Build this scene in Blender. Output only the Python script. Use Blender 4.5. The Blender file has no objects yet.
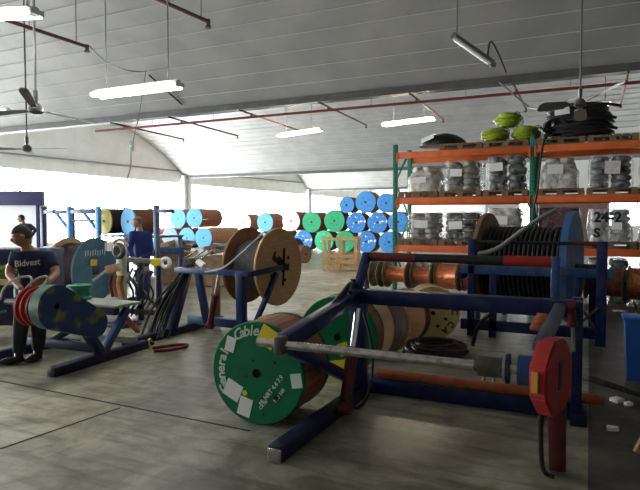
import bpy, bmesh, math, random
from mathutils import Vector, Matrix
random.seed(7)
PI = math.pi
S = bpy.context.scene
COL = S.collection
R = math.radians

# ------------------------------------------------------------------ camera
F = 570.0; CAM_H = 1.6
YAW = R(25.3); PIT = math.atan(25/570)
cd = bpy.data.cameras.new('camera'); cam = bpy.data.objects.new('camera', cd); COL.objects.link(cam)
cam.location = (0, 0, CAM_H); cam.rotation_euler = (PI/2-PIT, 0, YAW)
cd.sensor_fit = 'HORIZONTAL'; cd.sensor_width = 36; cd.lens = F/640*36
cd.clip_end = 300
S.camera = cam
cy, sy, cp, sp = math.cos(YAW), math.sin(YAW), math.cos(PIT), math.sin(PIT)
FW = Vector((-sy*cp, cy*cp, -sp)); RT = Vector((cy, sy, 0)); UP = Vector((-sy*sp, cy*sp, cp))
def P(x, y, z=None, v=None, u=None, Z=None):
    """survey helper: where the sight line through a photo point meets a real plane"""
    d = FW + (x-320)/F*RT + (245-y)/F*UP
    if z is not None: t = (z-CAM_H)/d.z
    elif v is not None: t = v/d.y
    elif u is not None: t = u/d.x
    else: t = Z
    return Vector((0, 0, CAM_H)) + t*d

# ------------------------------------------------------------------ materials
def mat(name, col, rough=.55, metal=0, col2=None, nscale=6, thr=.5, soft=.12, bump=0, bscale=40, coat=0, detail=4, stretch=None, spec=.3):
    m = bpy.data.materials.new(name); m.use_nodes = True
    n, l = m.node_tree.nodes, m.node_tree.links
    b = n['Principled BSDF']
    b.inputs['Roughness'].default_value = rough; b.inputs['Metallic'].default_value = metal
    b.inputs['Base Color'].default_value = (*col, 1)
    b.inputs['Specular IOR Level'].default_value = spec
    if coat: b.inputs['Coat Weight'].default_value = coat
    tc = n.new('ShaderNodeTexCoord'); vec = tc.outputs['Object']
    if stretch:
        mp = n.new('ShaderNodeMapping'); mp.inputs['Scale'].default_value = stretch
        l.new(vec, mp.inputs['Vector']); vec = mp.outputs['Vector']
    if col2:
        t = n.new('ShaderNodeTexNoise'); t.inputs['Scale'].default_value = nscale; t.inputs['Detail'].default_value = detail
        l.new(vec, t.inputs['Vector'])
        r = n.new('ShaderNodeValToRGB')
        r.color_ramp.elements[0].position = max(0, thr-soft); r.color_ramp.elements[0].color = (*col, 1)
        r.color_ramp.elements[1].position = min(1, thr+soft); r.color_ramp.elements[1].color = (*col2, 1)
        l.new(t.outputs['Fac'], r.inputs['Fac']); l.new(r.outputs['Color'], b.inputs['Base Color'])
    if bump:
        t2 = n.new('ShaderNodeTexNoise'); t2.inputs['Scale'].default_value = bscale; t2.inputs['Detail'].default_value = 3
        l.new(vec, t2.inputs['Vector'])
        bp = n.new('ShaderNodeBump'); bp.inputs['Strength'].default_value = bump; bp.inputs['Distance'].default_value = .02
        l.new(t2.outputs['Fac'], bp.inputs['Height']); l.new(bp.outputs['Normal'], b.inputs['Normal'])
    return m
def emit(name, col, strength):
    m = bpy.data.materials.new(name); m.use_nodes = True
    n, l = m.node_tree.nodes, m.node_tree.links
    n.clear(); o = n.new('ShaderNodeOutputMaterial'); e = n.new('ShaderNodeEmission')
    e.inputs['Color'].default_value = (*col, 1); e.inputs['Strength'].default_value = strength
    l.new(e.outputs[0], o.inputs['Surface']); return m
def film(name, tint, opac):
    m = bpy.data.materials.new(name); m.use_nodes = True
    n, l = m.node_tree.nodes, m.node_tree.links
    b = n['Principled BSDF']; o = n['Material Output']
    b.inputs['Base Color'].default_value = (*tint, 1); b.inputs['Roughness'].default_value = .16
    b.inputs['Specular IOR Level'].default_value = .8
    tr = n.new('ShaderNodeBsdfTransparent'); mx = n.new('ShaderNodeMixShader')
    tc = n.new('ShaderNodeTexCoord'); t = n.new('ShaderNodeTexNoise'); t.inputs['Scale'].default_value = 9; t.inputs['Detail'].default_value = 5
    l.new(tc.outputs['Object'], t.inputs['Vector'])
    mr = n.new('ShaderNodeMapRange'); mr.inputs[1].default_value = .35; mr.inputs[2].default_value = .68
    mr.inputs[3].default_value = max(0, opac-.3); mr.inputs[4].default_value = min(1, opac+.3)
    l.new(t.outputs['Fac'], mr.inputs[0]); l.new(mr.outputs[0], mx.inputs[0])
    l.new(tr.outputs[0], mx.inputs[1]); l.new(b.outputs[0], mx.inputs[2]); l.new(mx.outputs[0], o.inputs['Surface'])
    bp = n.new('ShaderNodeBump'); bp.inputs['Strength'].default_value = .6; bp.inputs['Distance'].default_value = .03
    l.new(t.outputs['Fac'], bp.inputs['Height']); l.new(bp.outputs['Normal'], b.inputs['Normal'])
    return m

M = {}
M['navy'] = mat('navy_enamel', (.010, .017, .085), .40, 0, (.028, .034, .08), 7, .6, .1, .05, 60)
M['navy_dark'] = mat('dark_navy_enamel', (.008, .013, .05), .42, 0, (.025, .027, .04), 6, .6, .1)
M['steelblue'] = mat('worn_blue_enamel', (.022, .06, .17), .42, 0, (.07, .11, .17), 6, .58, .1)
M['brightblue'] = mat('bright_blue_enamel', (.07, .30, .75), .4, 0, (.12, .38, .8), 5)
M['greyplate'] = mat('worn_green_grey_plate', (.30, .36, .31), .4, .2, (.42, .45, .36), 6)
M['red'] = mat('red_enamel', (.36, .022, .02), .5, 0, (.22, .03, .02), 8, .6, .12)
M['reddark'] = mat('dirty_dark_red_enamel', (.15, .025, .022), .5, 0, (.08, .02, .02), 9, .5, .15)
M['orange_rust'] = mat('rusty_orange_enamel', (.38, .095, .04), .6, 0, (.2, .05, .028), 11, .6, .12, .1)
M['orange'] = mat('orange_rack_enamel', (.72, .15, .035), .45, 0, (.6, .12, .035), 4)
M['rackgreen'] = mat('green_rack_enamel', (.02, .17, .12), .45, 0, (.03, .22, .15), 5)
M['steel'] = mat('scratched_steel', (.62, .6, .56), .27, .95, (.36, .33, .29), 22, .55, .12, .05, 80)
M['chrome'] = mat('polished_steel', (.8, .8, .8), .15, 1)
M['darksteel'] = mat('dark_greasy_steel', (.07, .07, .065), .45, .5, (.13, .12, .1), 14)
M['rubber'] = mat('black_rubber', (.012, .012, .013), .5, 0, None)
M['cable'] = mat('black_cable_sheath', (.018, .017, .02), .42, 0, (.03, .026, .03), 20)
M['cablegrey'] = mat('charcoal_cable_sheath', (.07, .075, .085), .5, 0, (.10, .10, .11), 20)
M['hosegrey'] = mat('mid_grey_cable_sheath', (.20, .20, .20), .5)
M['cablepurple'] = mat('dark_plum_cable_sheath', (.045, .018, .03), .4, 0, (.02, .012, .016), 15)
M['cablesilver'] = mat('pale_grey_cable_sheath', (.45, .46, .45), .4, .2)
M['yellowgreen'] = mat('yellow_green_cable_sheath', (.33, .42, .03), .45, 0, (.20, .27, .02), 25)
M['wood'] = mat('aged_plywood', (.60, .41, .22), .7, 0, (.46, .29, .14), 5, .5, .2, .1, 60, stretch=(1, 1, 7))
M['pallet'] = mat('weathered_pallet_wood', (.24, .15, .08), .75, 0, (.16, .10, .055), 5)
M['wood_dark'] = mat('dark_stained_plywood', (.25, .14, .07), .7, 0, (.15, .08, .042), 5, .5, .2, .1, 60)
M['wood_pale'] = mat('pale_deal', (.50, .34, .18), .65, 0, (.38, .24, .12), 4, .5, .2, .1, 60, stretch=(6, 1, 1))
M['wood_yellow'] = mat('pale_yellow_plywood', (.62, .50, .20), .6, 0, (.52, .40, .15), 5)
M['lagging'] = mat('reddish_drum_lagging', (.36, .15, .075), .65, 0, (.22, .08, .045), 4, .5, .2, stretch=(6, 1, 6))
M['lagging_brown'] = mat('brown_drum_lagging', (.40, .22, .12), .65, 0, (.28, .14, .08), 4, .5, .2, stretch=(6, 1, 6))
M['green'] = mat('green_drum_paint', (.004, .16, .058), .6, 0, (.010, .11, .04), 5, .6, .15, spec=.2)
M['drumblue'] = mat('blue_drum_paint', (.045, .24, .62), .6, 0, (.07, .30, .66), 5)
M['drumblue_patched'] = mat('blue_drum_paint_with_white_patches', (.045, .23, .60), .6, 0, (.8, .86, .9), 4.5, .60, .03)  # blue with irregular white noise patches
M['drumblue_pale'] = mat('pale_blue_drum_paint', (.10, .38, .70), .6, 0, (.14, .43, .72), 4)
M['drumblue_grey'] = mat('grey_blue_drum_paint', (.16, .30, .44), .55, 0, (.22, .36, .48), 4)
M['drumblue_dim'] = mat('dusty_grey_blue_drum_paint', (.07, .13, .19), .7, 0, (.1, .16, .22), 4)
M['drumblue_dim2'] = mat('mid_blue_drum_paint', (.035, .17, .38), .7, 0, (.05, .2, .42), 4)
M['drumgreen'] = mat('bright_green_drum_paint', (.02, .36, .16), .6, 0, (.03, .40, .18), 4)
M['drumgreen_patched'] = mat('bright_green_drum_paint_with_pale_patches', (.03, .50, .24), .5, 0, (.5, .8, .65), 4, .62, .04)  # green with irregular pale noise patches
M['drumglare'] = mat('glare_whitened_drum_face', (.8, .84, .84), .5, 0, (.55, .75, .85), 4, .6, .05)  # overexposure from the windows painted in as white
M['yellowface'] = mat('cream_yellow_drum_paint', (.62, .52, .12), .6, 0, (.58, .48, .12), 4)
M['bluereel'] = mat('teal_blue_reel_paint', (.045, .14, .22), .55, 0, (.09, .19, .25), 5, .55, .15)
M['bigflange'] = mat('worn_bright_blue_flange', (.03, .13, .33), .5, 0, (.10, .16, .25), 4, .55, .15)
M['copper'] = mat('bright_copper_wire', (.85, .33, .16), .32, .75, (.65, .2, .09), 30)
M['copper_dull'] = mat('dull_copper_wire', (.50, .19, .10), .42, .55, (.3, .1, .06), 30)
M['flange_grey'] = mat('dirty_grey_brown_flange', (.28, .21, .13), .6, .1, (.17, .12, .08), 8)
M['white'] = mat('white_paper', (.82, .82, .80), .6)
M['paint_white'] = mat('white_stencil_paint', (.6, .72, .65), .6)
M['paint_black'] = mat('black_stencil_paint', (.012, .012, .012), .6)
M['yellow'] = mat('yellow_sticker', (.78, .62, .03), .5)
M['mustard'] = mat('faded_mustard_plate', (.42, .20, .03), .6)
M['lime'] = mat('lime_sticker', (.5, .8, .05), .5)
M['shirt'] = mat('navy_work_shirt', (.018, .024, .058), .85, 0, (.026, .032, .07), 12, bump=.2, bscale=15)
M['overall'] = mat('royal_blue_overall', (.022, .04, .17), .85, 0, (.03, .05, .2), 9, bump=.2, bscale=12)
M['trousers'] = mat('dark_work_trousers', (.014, .015, .025), .85, 0, (.022, .022, .03), 10)
M['skin'] = mat('brown_skin', (.30, .16, .10), .5)
M['skin2'] = mat('tanned_skin', (.42, .24, .17), .5)
M['hair'] = mat('dark_short_hair', (.03, .024, .02), .8)
M['hairgrey'] = mat('grey_short_hair', (.16, .13, .12), .8)
M['shoe'] = mat('black_leather_boot', (.012, .012, .012), .4)
M['eye'] = mat('eye', (.02, .015, .012), .2)
M['fixture'] = mat('white_lamp_housing', (.7, .7, .68), .4)
M['fixture_dark'] = mat('grey_lamp_housing', (.16, .16, .155), .45)
M['diffuser'] = mat('unlit_tube_glass', (.55, .55, .52), .25)
M['fan'] = mat('grey_fan_enamel', (.12, .12, .12), .4, .3)
M['fanblade'] = mat('grey_fan_blade', (.30, .29, .27), .45, .1)
M['pipe_red'] = mat('red_sprinkler_pipe', (.17, .035, .026), .65)
M['pipe_brown'] = mat('brown_sprinkler_pipe', (.10, .045, .038), .6)
M['conduit'] = mat('grey_conduit', (.16, .16, .16), .5)
M['boxwood'] = mat('speckled_tan_boarding', (.52, .37, .24), .7, 0, (.36, .22, .13), 8)
M['cardboard'] = mat('brown_cardboard', (.42, .26, .14), .75, 0, (.34, .2, .1), 4)
M['bin'] = mat('blue_plastic_bin', (.02, .10, .35), .4)
M['netting'] = mat('plum_netted_wrap', (.085, .04, .055), .6, 0, (.17, .10, .10), 26, .52, .08, .5, 30)
M['panelnavy'] = mat('navy_panel_paint', (.06, .06, .15), .5)
M['panelwhite'] = mat('white_board_paint', (.8, .83, .86), .5)
M['coil_grey'] = mat('grey_wire_coil', (.26, .255, .24), .4, .1, (.5, .49, .46), 6)
M['coil_dark'] = mat('dark_wire_coil', (.025, .028, .035), .35, .1, (.2, .2, .2), 5, .56, .08)
M['coil_white'] = mat('off_white_wire_coil', (.68, .66, .60), .5, 0, (.52, .50, .45), 12)
M['coil_pink'] = mat('pinkish_wire_coil', (.55, .46, .46), .5, 0, (.7, .66, .64), 12)
M['coil_yel'] = mat('yellow_flecked_wire_coil', (.22, .22, .20), .45, 0, (.55, .48, .08), 9, .6, .06)
M['film'] = film('clear_stretch_film', (.7, .7, .7), .06)
M['film_white'] = film('milky_stretch_film', (.8, .76, .68), .62)
M['film_silver'] = film('silvery_stretch_film', (.6, .6, .6), .55)
M['tarp'] = mat('black_plastic_sheet', (.014, .014, .016), .3, 0, None, bump=.5, bscale=12)
M['tube'] = emit('lit_tube', (1, .97, .92), 40)
M['tube_warm'] = emit('lit_warm_tube', (1, .84, .62), 75)
M['green_led'] = emit('green_indicator', (.1, 1, .3), 1.5)
M['guard'] = mat('blue_guard_with_yellow_green_graffiti', (.018, .055, .15), .42, 0, (.20, .21, .02), 4.2, .60, .05, detail=2)
M['guardrim'] = mat('teal_green_guard_rim', (.12, .25, .17), .4, 0, (.03, .11, .10), 5)
M['flagged'] = mat('olive_scrap_wire', (.24, .26, .05), .7, 0, (.1, .12, .03), 14)

# structure materials
def floor_mat():
    m = bpy.data.materials.new('worn_concrete_floor'); m.use_nodes = True
    n, l = m.node_tree.nodes, m.node_tree.links; b = n['Principled BSDF']
    tc = n.new('ShaderNodeTexCoord')
    a = n.new('ShaderNodeTexNoise'); a.inputs['Scale'].default_value = .55; a.inputs['Detail'].default_value = 7; a.inputs['Roughness'].default_value = .62
    c = n.new('ShaderNodeTexNoise'); c.inputs['Scale'].default_value = 5; c.inputs['Detail'].default_value = 6; c.inputs['Roughness'].default_value = .7
    l.new(tc.outputs['Object'], a.inputs['Vector']); l.new(tc.outputs['Object'], c.inputs['Vector'])
    r = n.new('ShaderNodeValToRGB'); r.color_ramp.elements[0].position = .38; r.color_ramp.elements[0].color = (.17, .165, .12, 1)
    r.color_ramp.elements[1].position = .60; r.color_ramp.elements[1].color = (.52, .50, .375, 1)
    l.new(a.outputs['Fac'], r.inputs['Fac'])
    c.inputs['Scale'].default_value = 2.6; c.inputs['Detail'].default_value = 9; c.inputs['Distortion'].default_value = .8
    r2 = n.new('ShaderNodeValToRGB'); r2.color_ramp.elements[0].position = .36; r2.color_ramp.elements[0].color = (.42, .41, .38, 1)
    r2.color_ramp.elements[1].position = .62; r2.color_ramp.elements[1].color = (1.0, 1.0, .98, 1)
    l.new(c.outputs['Fac'], r2.inputs['Fac'])
    mx = n.new('ShaderNodeMixRGB'); mx.blend_type = 'MULTIPLY'; mx.inputs[0].default_value = 1.0
    l.new(r.outputs['Color'], mx.inputs[1]); l.new(r2.outputs['Color'], mx.inputs[2])
    # tyre and drag scuffs: long thin stretched noise
    mp = n.new('ShaderNodeMapping'); mp.inputs['Scale'].default_value = (1.1, 9, 1); mp.inputs['Rotation'].default_value = (0, 0, .7)
    e = n.new('ShaderNodeTexNoise'); e.inputs['Scale'].default_value = 1.2; e.inputs['Detail'].default_value = 5
    l.new(tc.outputs['Object'], mp.inputs['Vector']); l.new(mp.outputs['Vector'], e.inputs['Vector'])
    r3 = n.new('ShaderNodeValToRGB'); r3.color_ramp.elements[0].position = .36; r3.color_ramp.elements[0].color = (.55, .54, .5, 1)
    r3.color_ramp.elements[1].position = .5; r3.color_ramp.elements[1].color = (1, 1, 1, 1)
    l.new(e.outputs['Fac'], r3.inputs['Fac'])
    mx2 = n.new('ShaderNodeMixRGB'); mx2.blend_type = 'MULTIPLY'; mx2.inputs[0].default_value = .8
    l.new(mx.outputs[0], mx2.inputs[1]); l.new(r3.outputs['Color'], mx2.inputs[2])
    l.new(mx2.outputs[0], b.inputs['Base Color'])
    mr = n.new('ShaderNodeMapRange'); mr.inputs[1].default_value = .35; mr.inputs[2].default_value = .65; mr.inputs[3].default_value = .30; mr.inputs[4].default_value = .55
    l.new(a.outputs['Fac'], mr.inputs[0]); l.new(mr.outputs[0], b.inputs['Roughness'])
    bp = n.new('ShaderNodeBump'); bp.inputs['Strength'].default_value = .25; bp.inputs['Distance'].default_value = .01
    l.new(c.outputs['Fac'], bp.inputs['Height']); l.new(bp.outputs['Normal'], b.inputs['Normal'])
    return m
M['floor'] = floor_mat()
M['ceil'] = mat('pale_grey_roof_sheeting', (.33, .325, .315), .6, 0, (.28, .28, .275), 1.2)
M['strip'] = mat('white_roof_seam_tape', (.52, .52, .5), .6)
M['wall'] = mat('off_white_wall_paint', (.66, .66, .64), .7, 0, (.6, .6, .58), 1.5)
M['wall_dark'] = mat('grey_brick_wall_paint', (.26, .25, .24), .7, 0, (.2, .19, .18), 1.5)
M['beam'] = mat('grey_gutter_beam_paint', (.09, .09, .088), .6, 0, (.07, .07, .068), 3)
M['pane'] = emit('frosted_daylit_pane', (.93, .97, 1.0), 21.0)
M['dim_slab'] = mat('dark_slab_concrete_with_shade', (.05, .046, .038), .5, 0, (.12, .11, .09), 2.2, .55, .15, .2, 20, detail=6)  # dark slab; the low light of the right side is mixed into its colour
M['shutter'] = mat('brown_roller_shutter', (.20, .125, .10), .6, 0, (.16, .10, .08), 3)
M['benchgrey'] = mat('dull_grey_bench_steel', (.15, .16, .15), .5, .2, (.22, .22, .2), 6)
M['cabnavy'] = mat('dark_navy_cabinet_paint', (.018, .018, .055), .5)
M['wrapbrown'] = mat('plum_brown_wound_wire', (.16, .075, .05), .35, 0, (.09, .04, .03), 5)
M['greyblue'] = mat('dusty_grey_blue_enamel', (.04, .055, .085), .45, 0, (.10, .11, .12), 6, .55, .12)
M['joint'] = mat('dark_joint_filler', (.045, .043, .04), .8)

# ------------------------------------------------------------------ mesh helpers
class MB:
    def __init__(s): s.b = bmesh.new()
    def _mv(s, vs, mx): bmesh.ops.transform(s.b, matrix=mx, verts=vs)
    def box(s, c, size, rot=None, bev=0):
        r = bmesh.ops.create_cube(s.b, size=1); vs = r['verts']
        mx = Matrix.Translation(c) @ (rot.to_4x4() if rot else Matrix()) @ Matrix.Diagonal((*size, 1))
        s._mv(vs, mx)
        if bev:
            es = list({e for v in vs for e in v.link_edges})
            bmesh.ops.bevel(s.b, geom=es, offset=bev, segments=2, affect='EDGES', profile=.5)
        return s
    def bar(s, p0, p1, w, h, bev=.006, roll=0):
        p0, p1 = Vector(p0), Vector(p1); d = p1-p0; L = d.length
        y = d.normalized(); ref = Vector((0, 0, 1)) if abs(y.z) < .95 else Vector((0, 1, 0))
        x = y.cross(ref).normalized(); z = x.cross(y)
        rot = Matrix((x, y, z)).transposed()
        if roll: rot = rot @ Matrix.Rotation(roll, 3, 'Y')
        return s.box((p0+p1)/2, (w, L, h), rot, min(bev, w*.2, h*.2))
    def cyl(s, p0, p1, r, r2=None, n=20, caps=True):
        p0, p1 = Vector(p0), Vector(p1); d = p1-p0
        q = d.to_track_quat('Z', 'Y').to_matrix().to_4x4()
        bmesh.ops.create_cone(s.b, cap_ends=caps, segments=n, radius1=r, radius2=r if r2 is None else r2, depth=d.length,
                              matrix=Matrix.Translation((p0+p1)/2) @ q)
        return s
    def tube(s, pts, r, n=8, closed=False, smooth=0):
        pts = [Vector(p) for p in pts]
        for _ in range(smooth):
            q = [] if closed else [pts[0]]
            m_ = len(pts)
            for i in range(m_ if closed else m_-1):
                a, b2 = pts[i], pts[(i+1) % m_]
                q += [a*.75+b2*.25, a*.25+b2*.75]
            if not closed: q.append(pts[-1])
            pts = q
        rr = r if isinstance(r, (list, tuple)) else None
        N = len(pts); rings = []; prev = None
        for i, p in enumerate(pts):
            if closed: t = (pts[(i+1) % N]-pts[i-1]).normalized()
            else: t = (pts[min(i+1, N-1)]-pts[max(i-1, 0)]).normalized()
            if prev is None:
                ref = Vector((0, 0, 1)) if abs(t.z) < .9 else Vector((1, 0, 0)); a = t.cross(ref).normalized()
            else:
                a = (prev-t*prev.dot(t)).normalized()
            prev = a; b2 = t.cross(a)
            ra = (rr[min(int(i*len(rr)/N), len(rr)-1)] if rr else r)
            rings.append([s.b.verts.new(p+ra*(math.cos(2*PI*k/n)*a+math.sin(2*PI*k/n)*b2)) for k in range(n)])
        for i in range(N if closed else N-1):
            A, B = rings[i], rings[(i+1) % N]
            off = 0
            if closed and i == N-1:
                off = min(range(n), key=lambda o: (A[0].co-B[o].co).length)
            for k in range(n): s.b.faces.new((A[k], A[(k+1) % n], B[(k+1+off) % n], B[(k+off) % n]))
        if not closed:
            s.b.faces.new(rings[0][::-1]); s.b.faces.new(rings[-1])
        return s
    def torus(s, c, axis, Rm, r, nm=36, n=8, wob=0, sq=1.0):
        c = Vector(c); q = Vector(axis).to_track_quat('Z', 'Y').to_matrix()
        ph = random.random()*6
        pts = [c+q @ Vector((Rm*(1+wob*math.sin(3*2*PI*k/nm+ph))*math.cos(2*PI*k/nm), Rm*sq*(1+wob*math.cos(2*2*PI*k/nm+ph))*math.sin(2*PI*k/nm),
                              wob*Rm*.5*math.sin(2*2*PI*k/nm+ph))) for k in range(nm)]
        return s.tube(pts, r, n, True)
    def lathe(s, prof, mx=None, n=40):
        """profile [(radius, height)...] turned about local Y"""
        mx = mx or Matrix(); rings = []
        for r, h in prof:
            rings.append([s.b.verts.new(mx @ Vector((r*math.cos(2*PI*k/n), h, r*math.sin(2*PI*k/n)))) for k in range(n)])
        for A, B in zip(rings, rings[1:]):
            for k in range(n): s.b.faces.new((A[k], A[(k+1) % n], B[(k+1) % n], B[k]))
        return s
    def prism(s, pts2, d, plane='u', at=0):
        """outline in a plane, extruded by d"""
        def m3(a, b2, o): return Vector((at+o, a, b2)) if plane == 'u' else (Vector((a, at+o, b2)) if plane == 'v' else Vector((a, b2, at+o)))
        A = [s.b.verts.new(m3(a, b2, 0)) for a, b2 in pts2]; B = [s.b.verts.new(m3(a, b2, d)) for a, b2 in pts2]
        s.b.faces.new(A); s.b.faces.new(B[::-1]); N = len(A)
        for i in range(N): s.b.faces.new((A[i], B[i], B[(i+1) % N], A[(i+1) % N]))
        return s
    def ball(s, c, r, sub=3, mx=None):
        bmesh.ops.create_icosphere(s.b, subdivisions=sub, radius=1, matrix=Matrix.Translation(c) @ (mx or Matrix()) @ Matrix.Diagonal((*(r if hasattr(r, '__len__') else (r, r, r)), 1)))
        return s
    def mesh(s, me, mx):
        t = bmesh.new(); t.from_mesh(me); bmesh.ops.transform(t, matrix=mx, verts=t.verts)
        tmp = bpy.data.meshes.new('t'); t.to_mesh(tmp); t.free(); s.b.from_mesh(tmp); bpy.data.meshes.remove(tmp); return s
    def jitter(s, amt, scale=5):
        from mathutils import noise
        for v in s.b.verts:
            v.co += amt*Vector(noise.noise_vector(v.co*scale))
        return s
    def build(s, name, m, parent=None, world=True, ang=38):
        bmesh.ops.recalc_face_normals(s.b, faces=s.b.faces)
        if parent is not None and world:
            pm = parent.matrix_basis
            if parent.parent: pm = parent.parent.matrix_basis @ pm
            bmesh.ops.transform(s.b, matrix=pm.inverted(), verts=s.b.verts)
        me = bpy.data.meshes.new(name); s.b.to_mesh(me); s.b.free()
        me.materials.append(m)
        me.polygons.foreach_set('use_smooth', [True]*len(me.polygons))
        me.set_sharp_from_angle(angle=R(ang))
        o = bpy.data.objects.new(name, me); COL.objects.link(o)
        if parent: o.parent = parent
        return o

def tag(o, label, cat, group=None, kind=None):
    o['label'] = label; o['category'] = cat
    if group: o['group'] = group
    if kind: o['kind'] = kind
    return o
def thing(name, label, cat, loc=(0, 0, 0), rz=0, group=None):
    o = bpy.data.objects.new(name, None); o.empty_display_size = .2; COL.objects.link(o)
    o.matrix_basis = Matrix.Translation(loc) @ Matrix.Rotation(rz, 4, 'Z')
    return tag(o, label, cat, group)
def struct(name, mb, m):
    o = mb.build(name, m); o['kind'] = 'structure'; return o
def dup(root, loc, rz=0, label=None):
    r = root.copy(); COL.objects.link(r); r.location = loc; r.rotation_euler = (0, 0, rz)
    if label: r['label'] = label
    for ch in list(root.children):
        c = ch.copy(); COL.objects.link(c); c.parent = r
        for g in list(ch.children):
            d = g.copy(); COL.objects.link(d); d.parent = c
    return r
_font = {}
def text_mesh(txt, size, ext=.0015, bold=0, shear=0):
    k = (txt, size, bold, shear)
    if k in _font: return _font[k]
    c = bpy.data.curves.new('t', 'FONT'); c.body = txt; c.size = size; c.extrude = ext; c.align_x = 'CENTER'; c.align_y = 'CENTER'
    c.offset = bold; c.shear = shear; c.resolution_u = 3
    o = bpy.data.objects.new('t', c); COL.objects.link(o)
    dg = bpy.context.evaluated_depsgraph_get(); dg.update()
    me = bpy.data.meshes.new_from_object(o.evaluated_get(dg))
    bpy.data.objects.remove(o); _font[k] = me
    return me
RX90 = Matrix.Rotation(PI/2, 4, 'X')

# ------------------------------------------------------------------ setting
U0, U1, V0, V1 = -25.0, 9.0, -6.25, 68.75
HV = 4.55          # valley height
BW = 18.75; RISE = 3.0
struct('floor', MB().box(((U0+U1)/2, (V0+V1)/2, -.05), (U1-U0+.6, V1-V0+.6, .1)), M['floor'])
Rr = ((BW/2)**2+RISE**2)/(2*RISE)
def roof_h(v):
    t = (v-V0) % BW
    return HV-.02+math.sqrt(Rr*Rr-(t-BW/2)**2)-(Rr-RISE)
for bay in range(4):
    b = MB(); va = V0+bay*BW; NP = 46
    prof = []
    for i in range(NP):
        a, c = va+BW*i/NP, va+BW*(i+1)/NP
        ha = roof_h(a+1e-6); hc = roof_h(c-1e-6)
        prof += [(a, ha), (c, hc+.010)]
    vs = [(b.b.verts.new((U0-.2, a, h)), b.b.verts.new((U1+.2, a, h))) for a, h in prof]
    for q, w in zip(vs, vs[1:]): b.b.faces.new((q[0], q[1], w[1], w[0]))
    o = b.build('ceiling_%d' % (bay+1), M['ceil'], ang=5); o['kind'] = 'structure'
    b = MB()
    for i in range(1, NP):
        a = va+BW*i/NP; h0, h1 = roof_h(a-.02), roof_h(a+.02)
        b.bar((U0, a, (h0+h1)/2-.004), (U1, a, (h0+h1)/2-.004), .035, .006, 0, -math.atan2(h1-h0, .04))
    b.build('seam_tape', M['strip'], o)
for i, v in enumerate((12.5, 31.25, 50)):
    b = MB().box(((U0+U1)/2, v, HV-.06), (U1-U0, .28, .15))
    struct('beam_%d' % (i+1), b, M['beam'])
# left wall: sill, header, gables, with windows between columns
def gable_pts(va):
    return [(va, 4.1)]+[(va+BW*i/18, roof_h(va+BW*i/18+(1e-6 if i < 18 else -1e-6))+.05) for i in range(19)]+[(va+BW, 4.1)]
b = MB().box((U0-.1, (V0+V1)/2, .2), (.2, V1-V0, .4))
for bay in range(4):
    b.prism(gable_pts(V0+bay*BW), .2, 'u', U0-.2)
for i, v in enumerate((V0, 12.5, 31.25, 50, V1)):
    b.box((U0-.05, v, 2.2), (.3, .9, 4.4)); b.box((U0+.2, v-.28, 2.3), (.22, .28, 4.6)); b.box((U0+.2, v+.28, 2.3), (.22, .28, 4.6))
struct('wall_left', b, M['wall'])
wn = 0
for bay in range(4):
    va = V0+bay*BW+.45; L = BW-.9; wn += 1
    fr = MB()
    for k in range(13): fr.box((U0-.08, va+L*k/12, 2.25), (.07, .07, 3.7))
    for z in (.42, 2.2, 4.08): fr.box((U0-.08, va+L/2, z), (.07, L, .07))
    w = struct('window_%d' % wn, fr, M['panelwhite'])
    pm = MB().box((U0-.13, va+L/2, 2.25), (.02, L, 3.7)).build('window_pane', M['pane'], w)
# front, right and back walls
struct('wall_front', MB().box(((U0+U1)/2, V0-.1, 3.2), (U1-U0+.6, .2, 8.4)), M['wall_dark'])
struct('wall_right', MB().box((U1+.1, (V0+V1)/2, 3.2), (.2, V1-V0, 8.4)), M['wall_dark'])
struct('wall_back', MB().box(((U0+U1)/2, V1+.1, 3.2), (U1-U0+.6, .2, 8.4)), M['wall'])
# partition behind the pallet rack with a window band
b = MB(); pv = 31.05; pa, pb = -5.0, U1
wins = ((-3.3, -2.75), (.85, 5.6))
b.box(((pa+pb)/2, pv, .66), (pb-pa, .15, 1.32)); b.box(((pa+pb)/2, pv, 3.5), (pb-pa, .15, 2.1))
for x0, x1 in ((pa, -3.3), (-2.75, .85), (5.6, U1)): b.box(((x0+x1)/2, pv, 1.9), (x1-x0, .15, 1.2))
struct('wall_partition', b, M['wall'])
dr_ = struct('door_1', MB().box((-.98, pv-.10, 1.22), (3.5, .05, 2.44)), M['shutter'])
b = MB()
for k in range(24): b.box((-.98, pv-.13, .06+k*.1), (3.4, .02, .07))
b.build('shutter_slats', M['shutter'], dr_)
for (x0, x1) in wins:
    wn += 1; fr = MB()
    for z in (1.31, 2.49): fr.box(((x0+x1)/2, pv, z), (x1-x0, .1, .05))
    nn = max(1, int((x1-x0)/1.1))
    for k in range(nn+1): fr.box((x0+(x1-x0)*k/nn, pv, 1.9), (.05, .1, 1.2))
    w = struct('window_%d' % wn, fr, M['panelwhite'])
    MB().box(((x0+x1)/2, pv+.03, 1.9), (x1-x0, .02, 1.2)).build('window_pane', M['pane'], w)
# conduit along the left wall, floor joints
struct('trim_conduit', MB().tube([(U0+.08, 2, 4.62), (U0+.08, 18, 4.74), (U0+.08, 31, 4.88), (U0+.08, 50, 5.2)], .05, 8), M['conduit'])
def joint(n, a, c):
    a, c = P(*a, z=0), P(*c, z=0)
    struct('trim_floor_joint_%d' % n, MB().bar((a.x, a.y, 0), (c.x, c.y, 0), .018, .006, 0), M['joint'])
joint(1, (0, 381), (250, 431)); joint(2, (0, 449), (120, 408))
struct('trim_floor_strip', MB().box((1.55, 6.5, .002), (3.06, 9.0, .004)), M['dim_slab'])  # darker slab, its tone also standing in for shade by the rack

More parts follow.
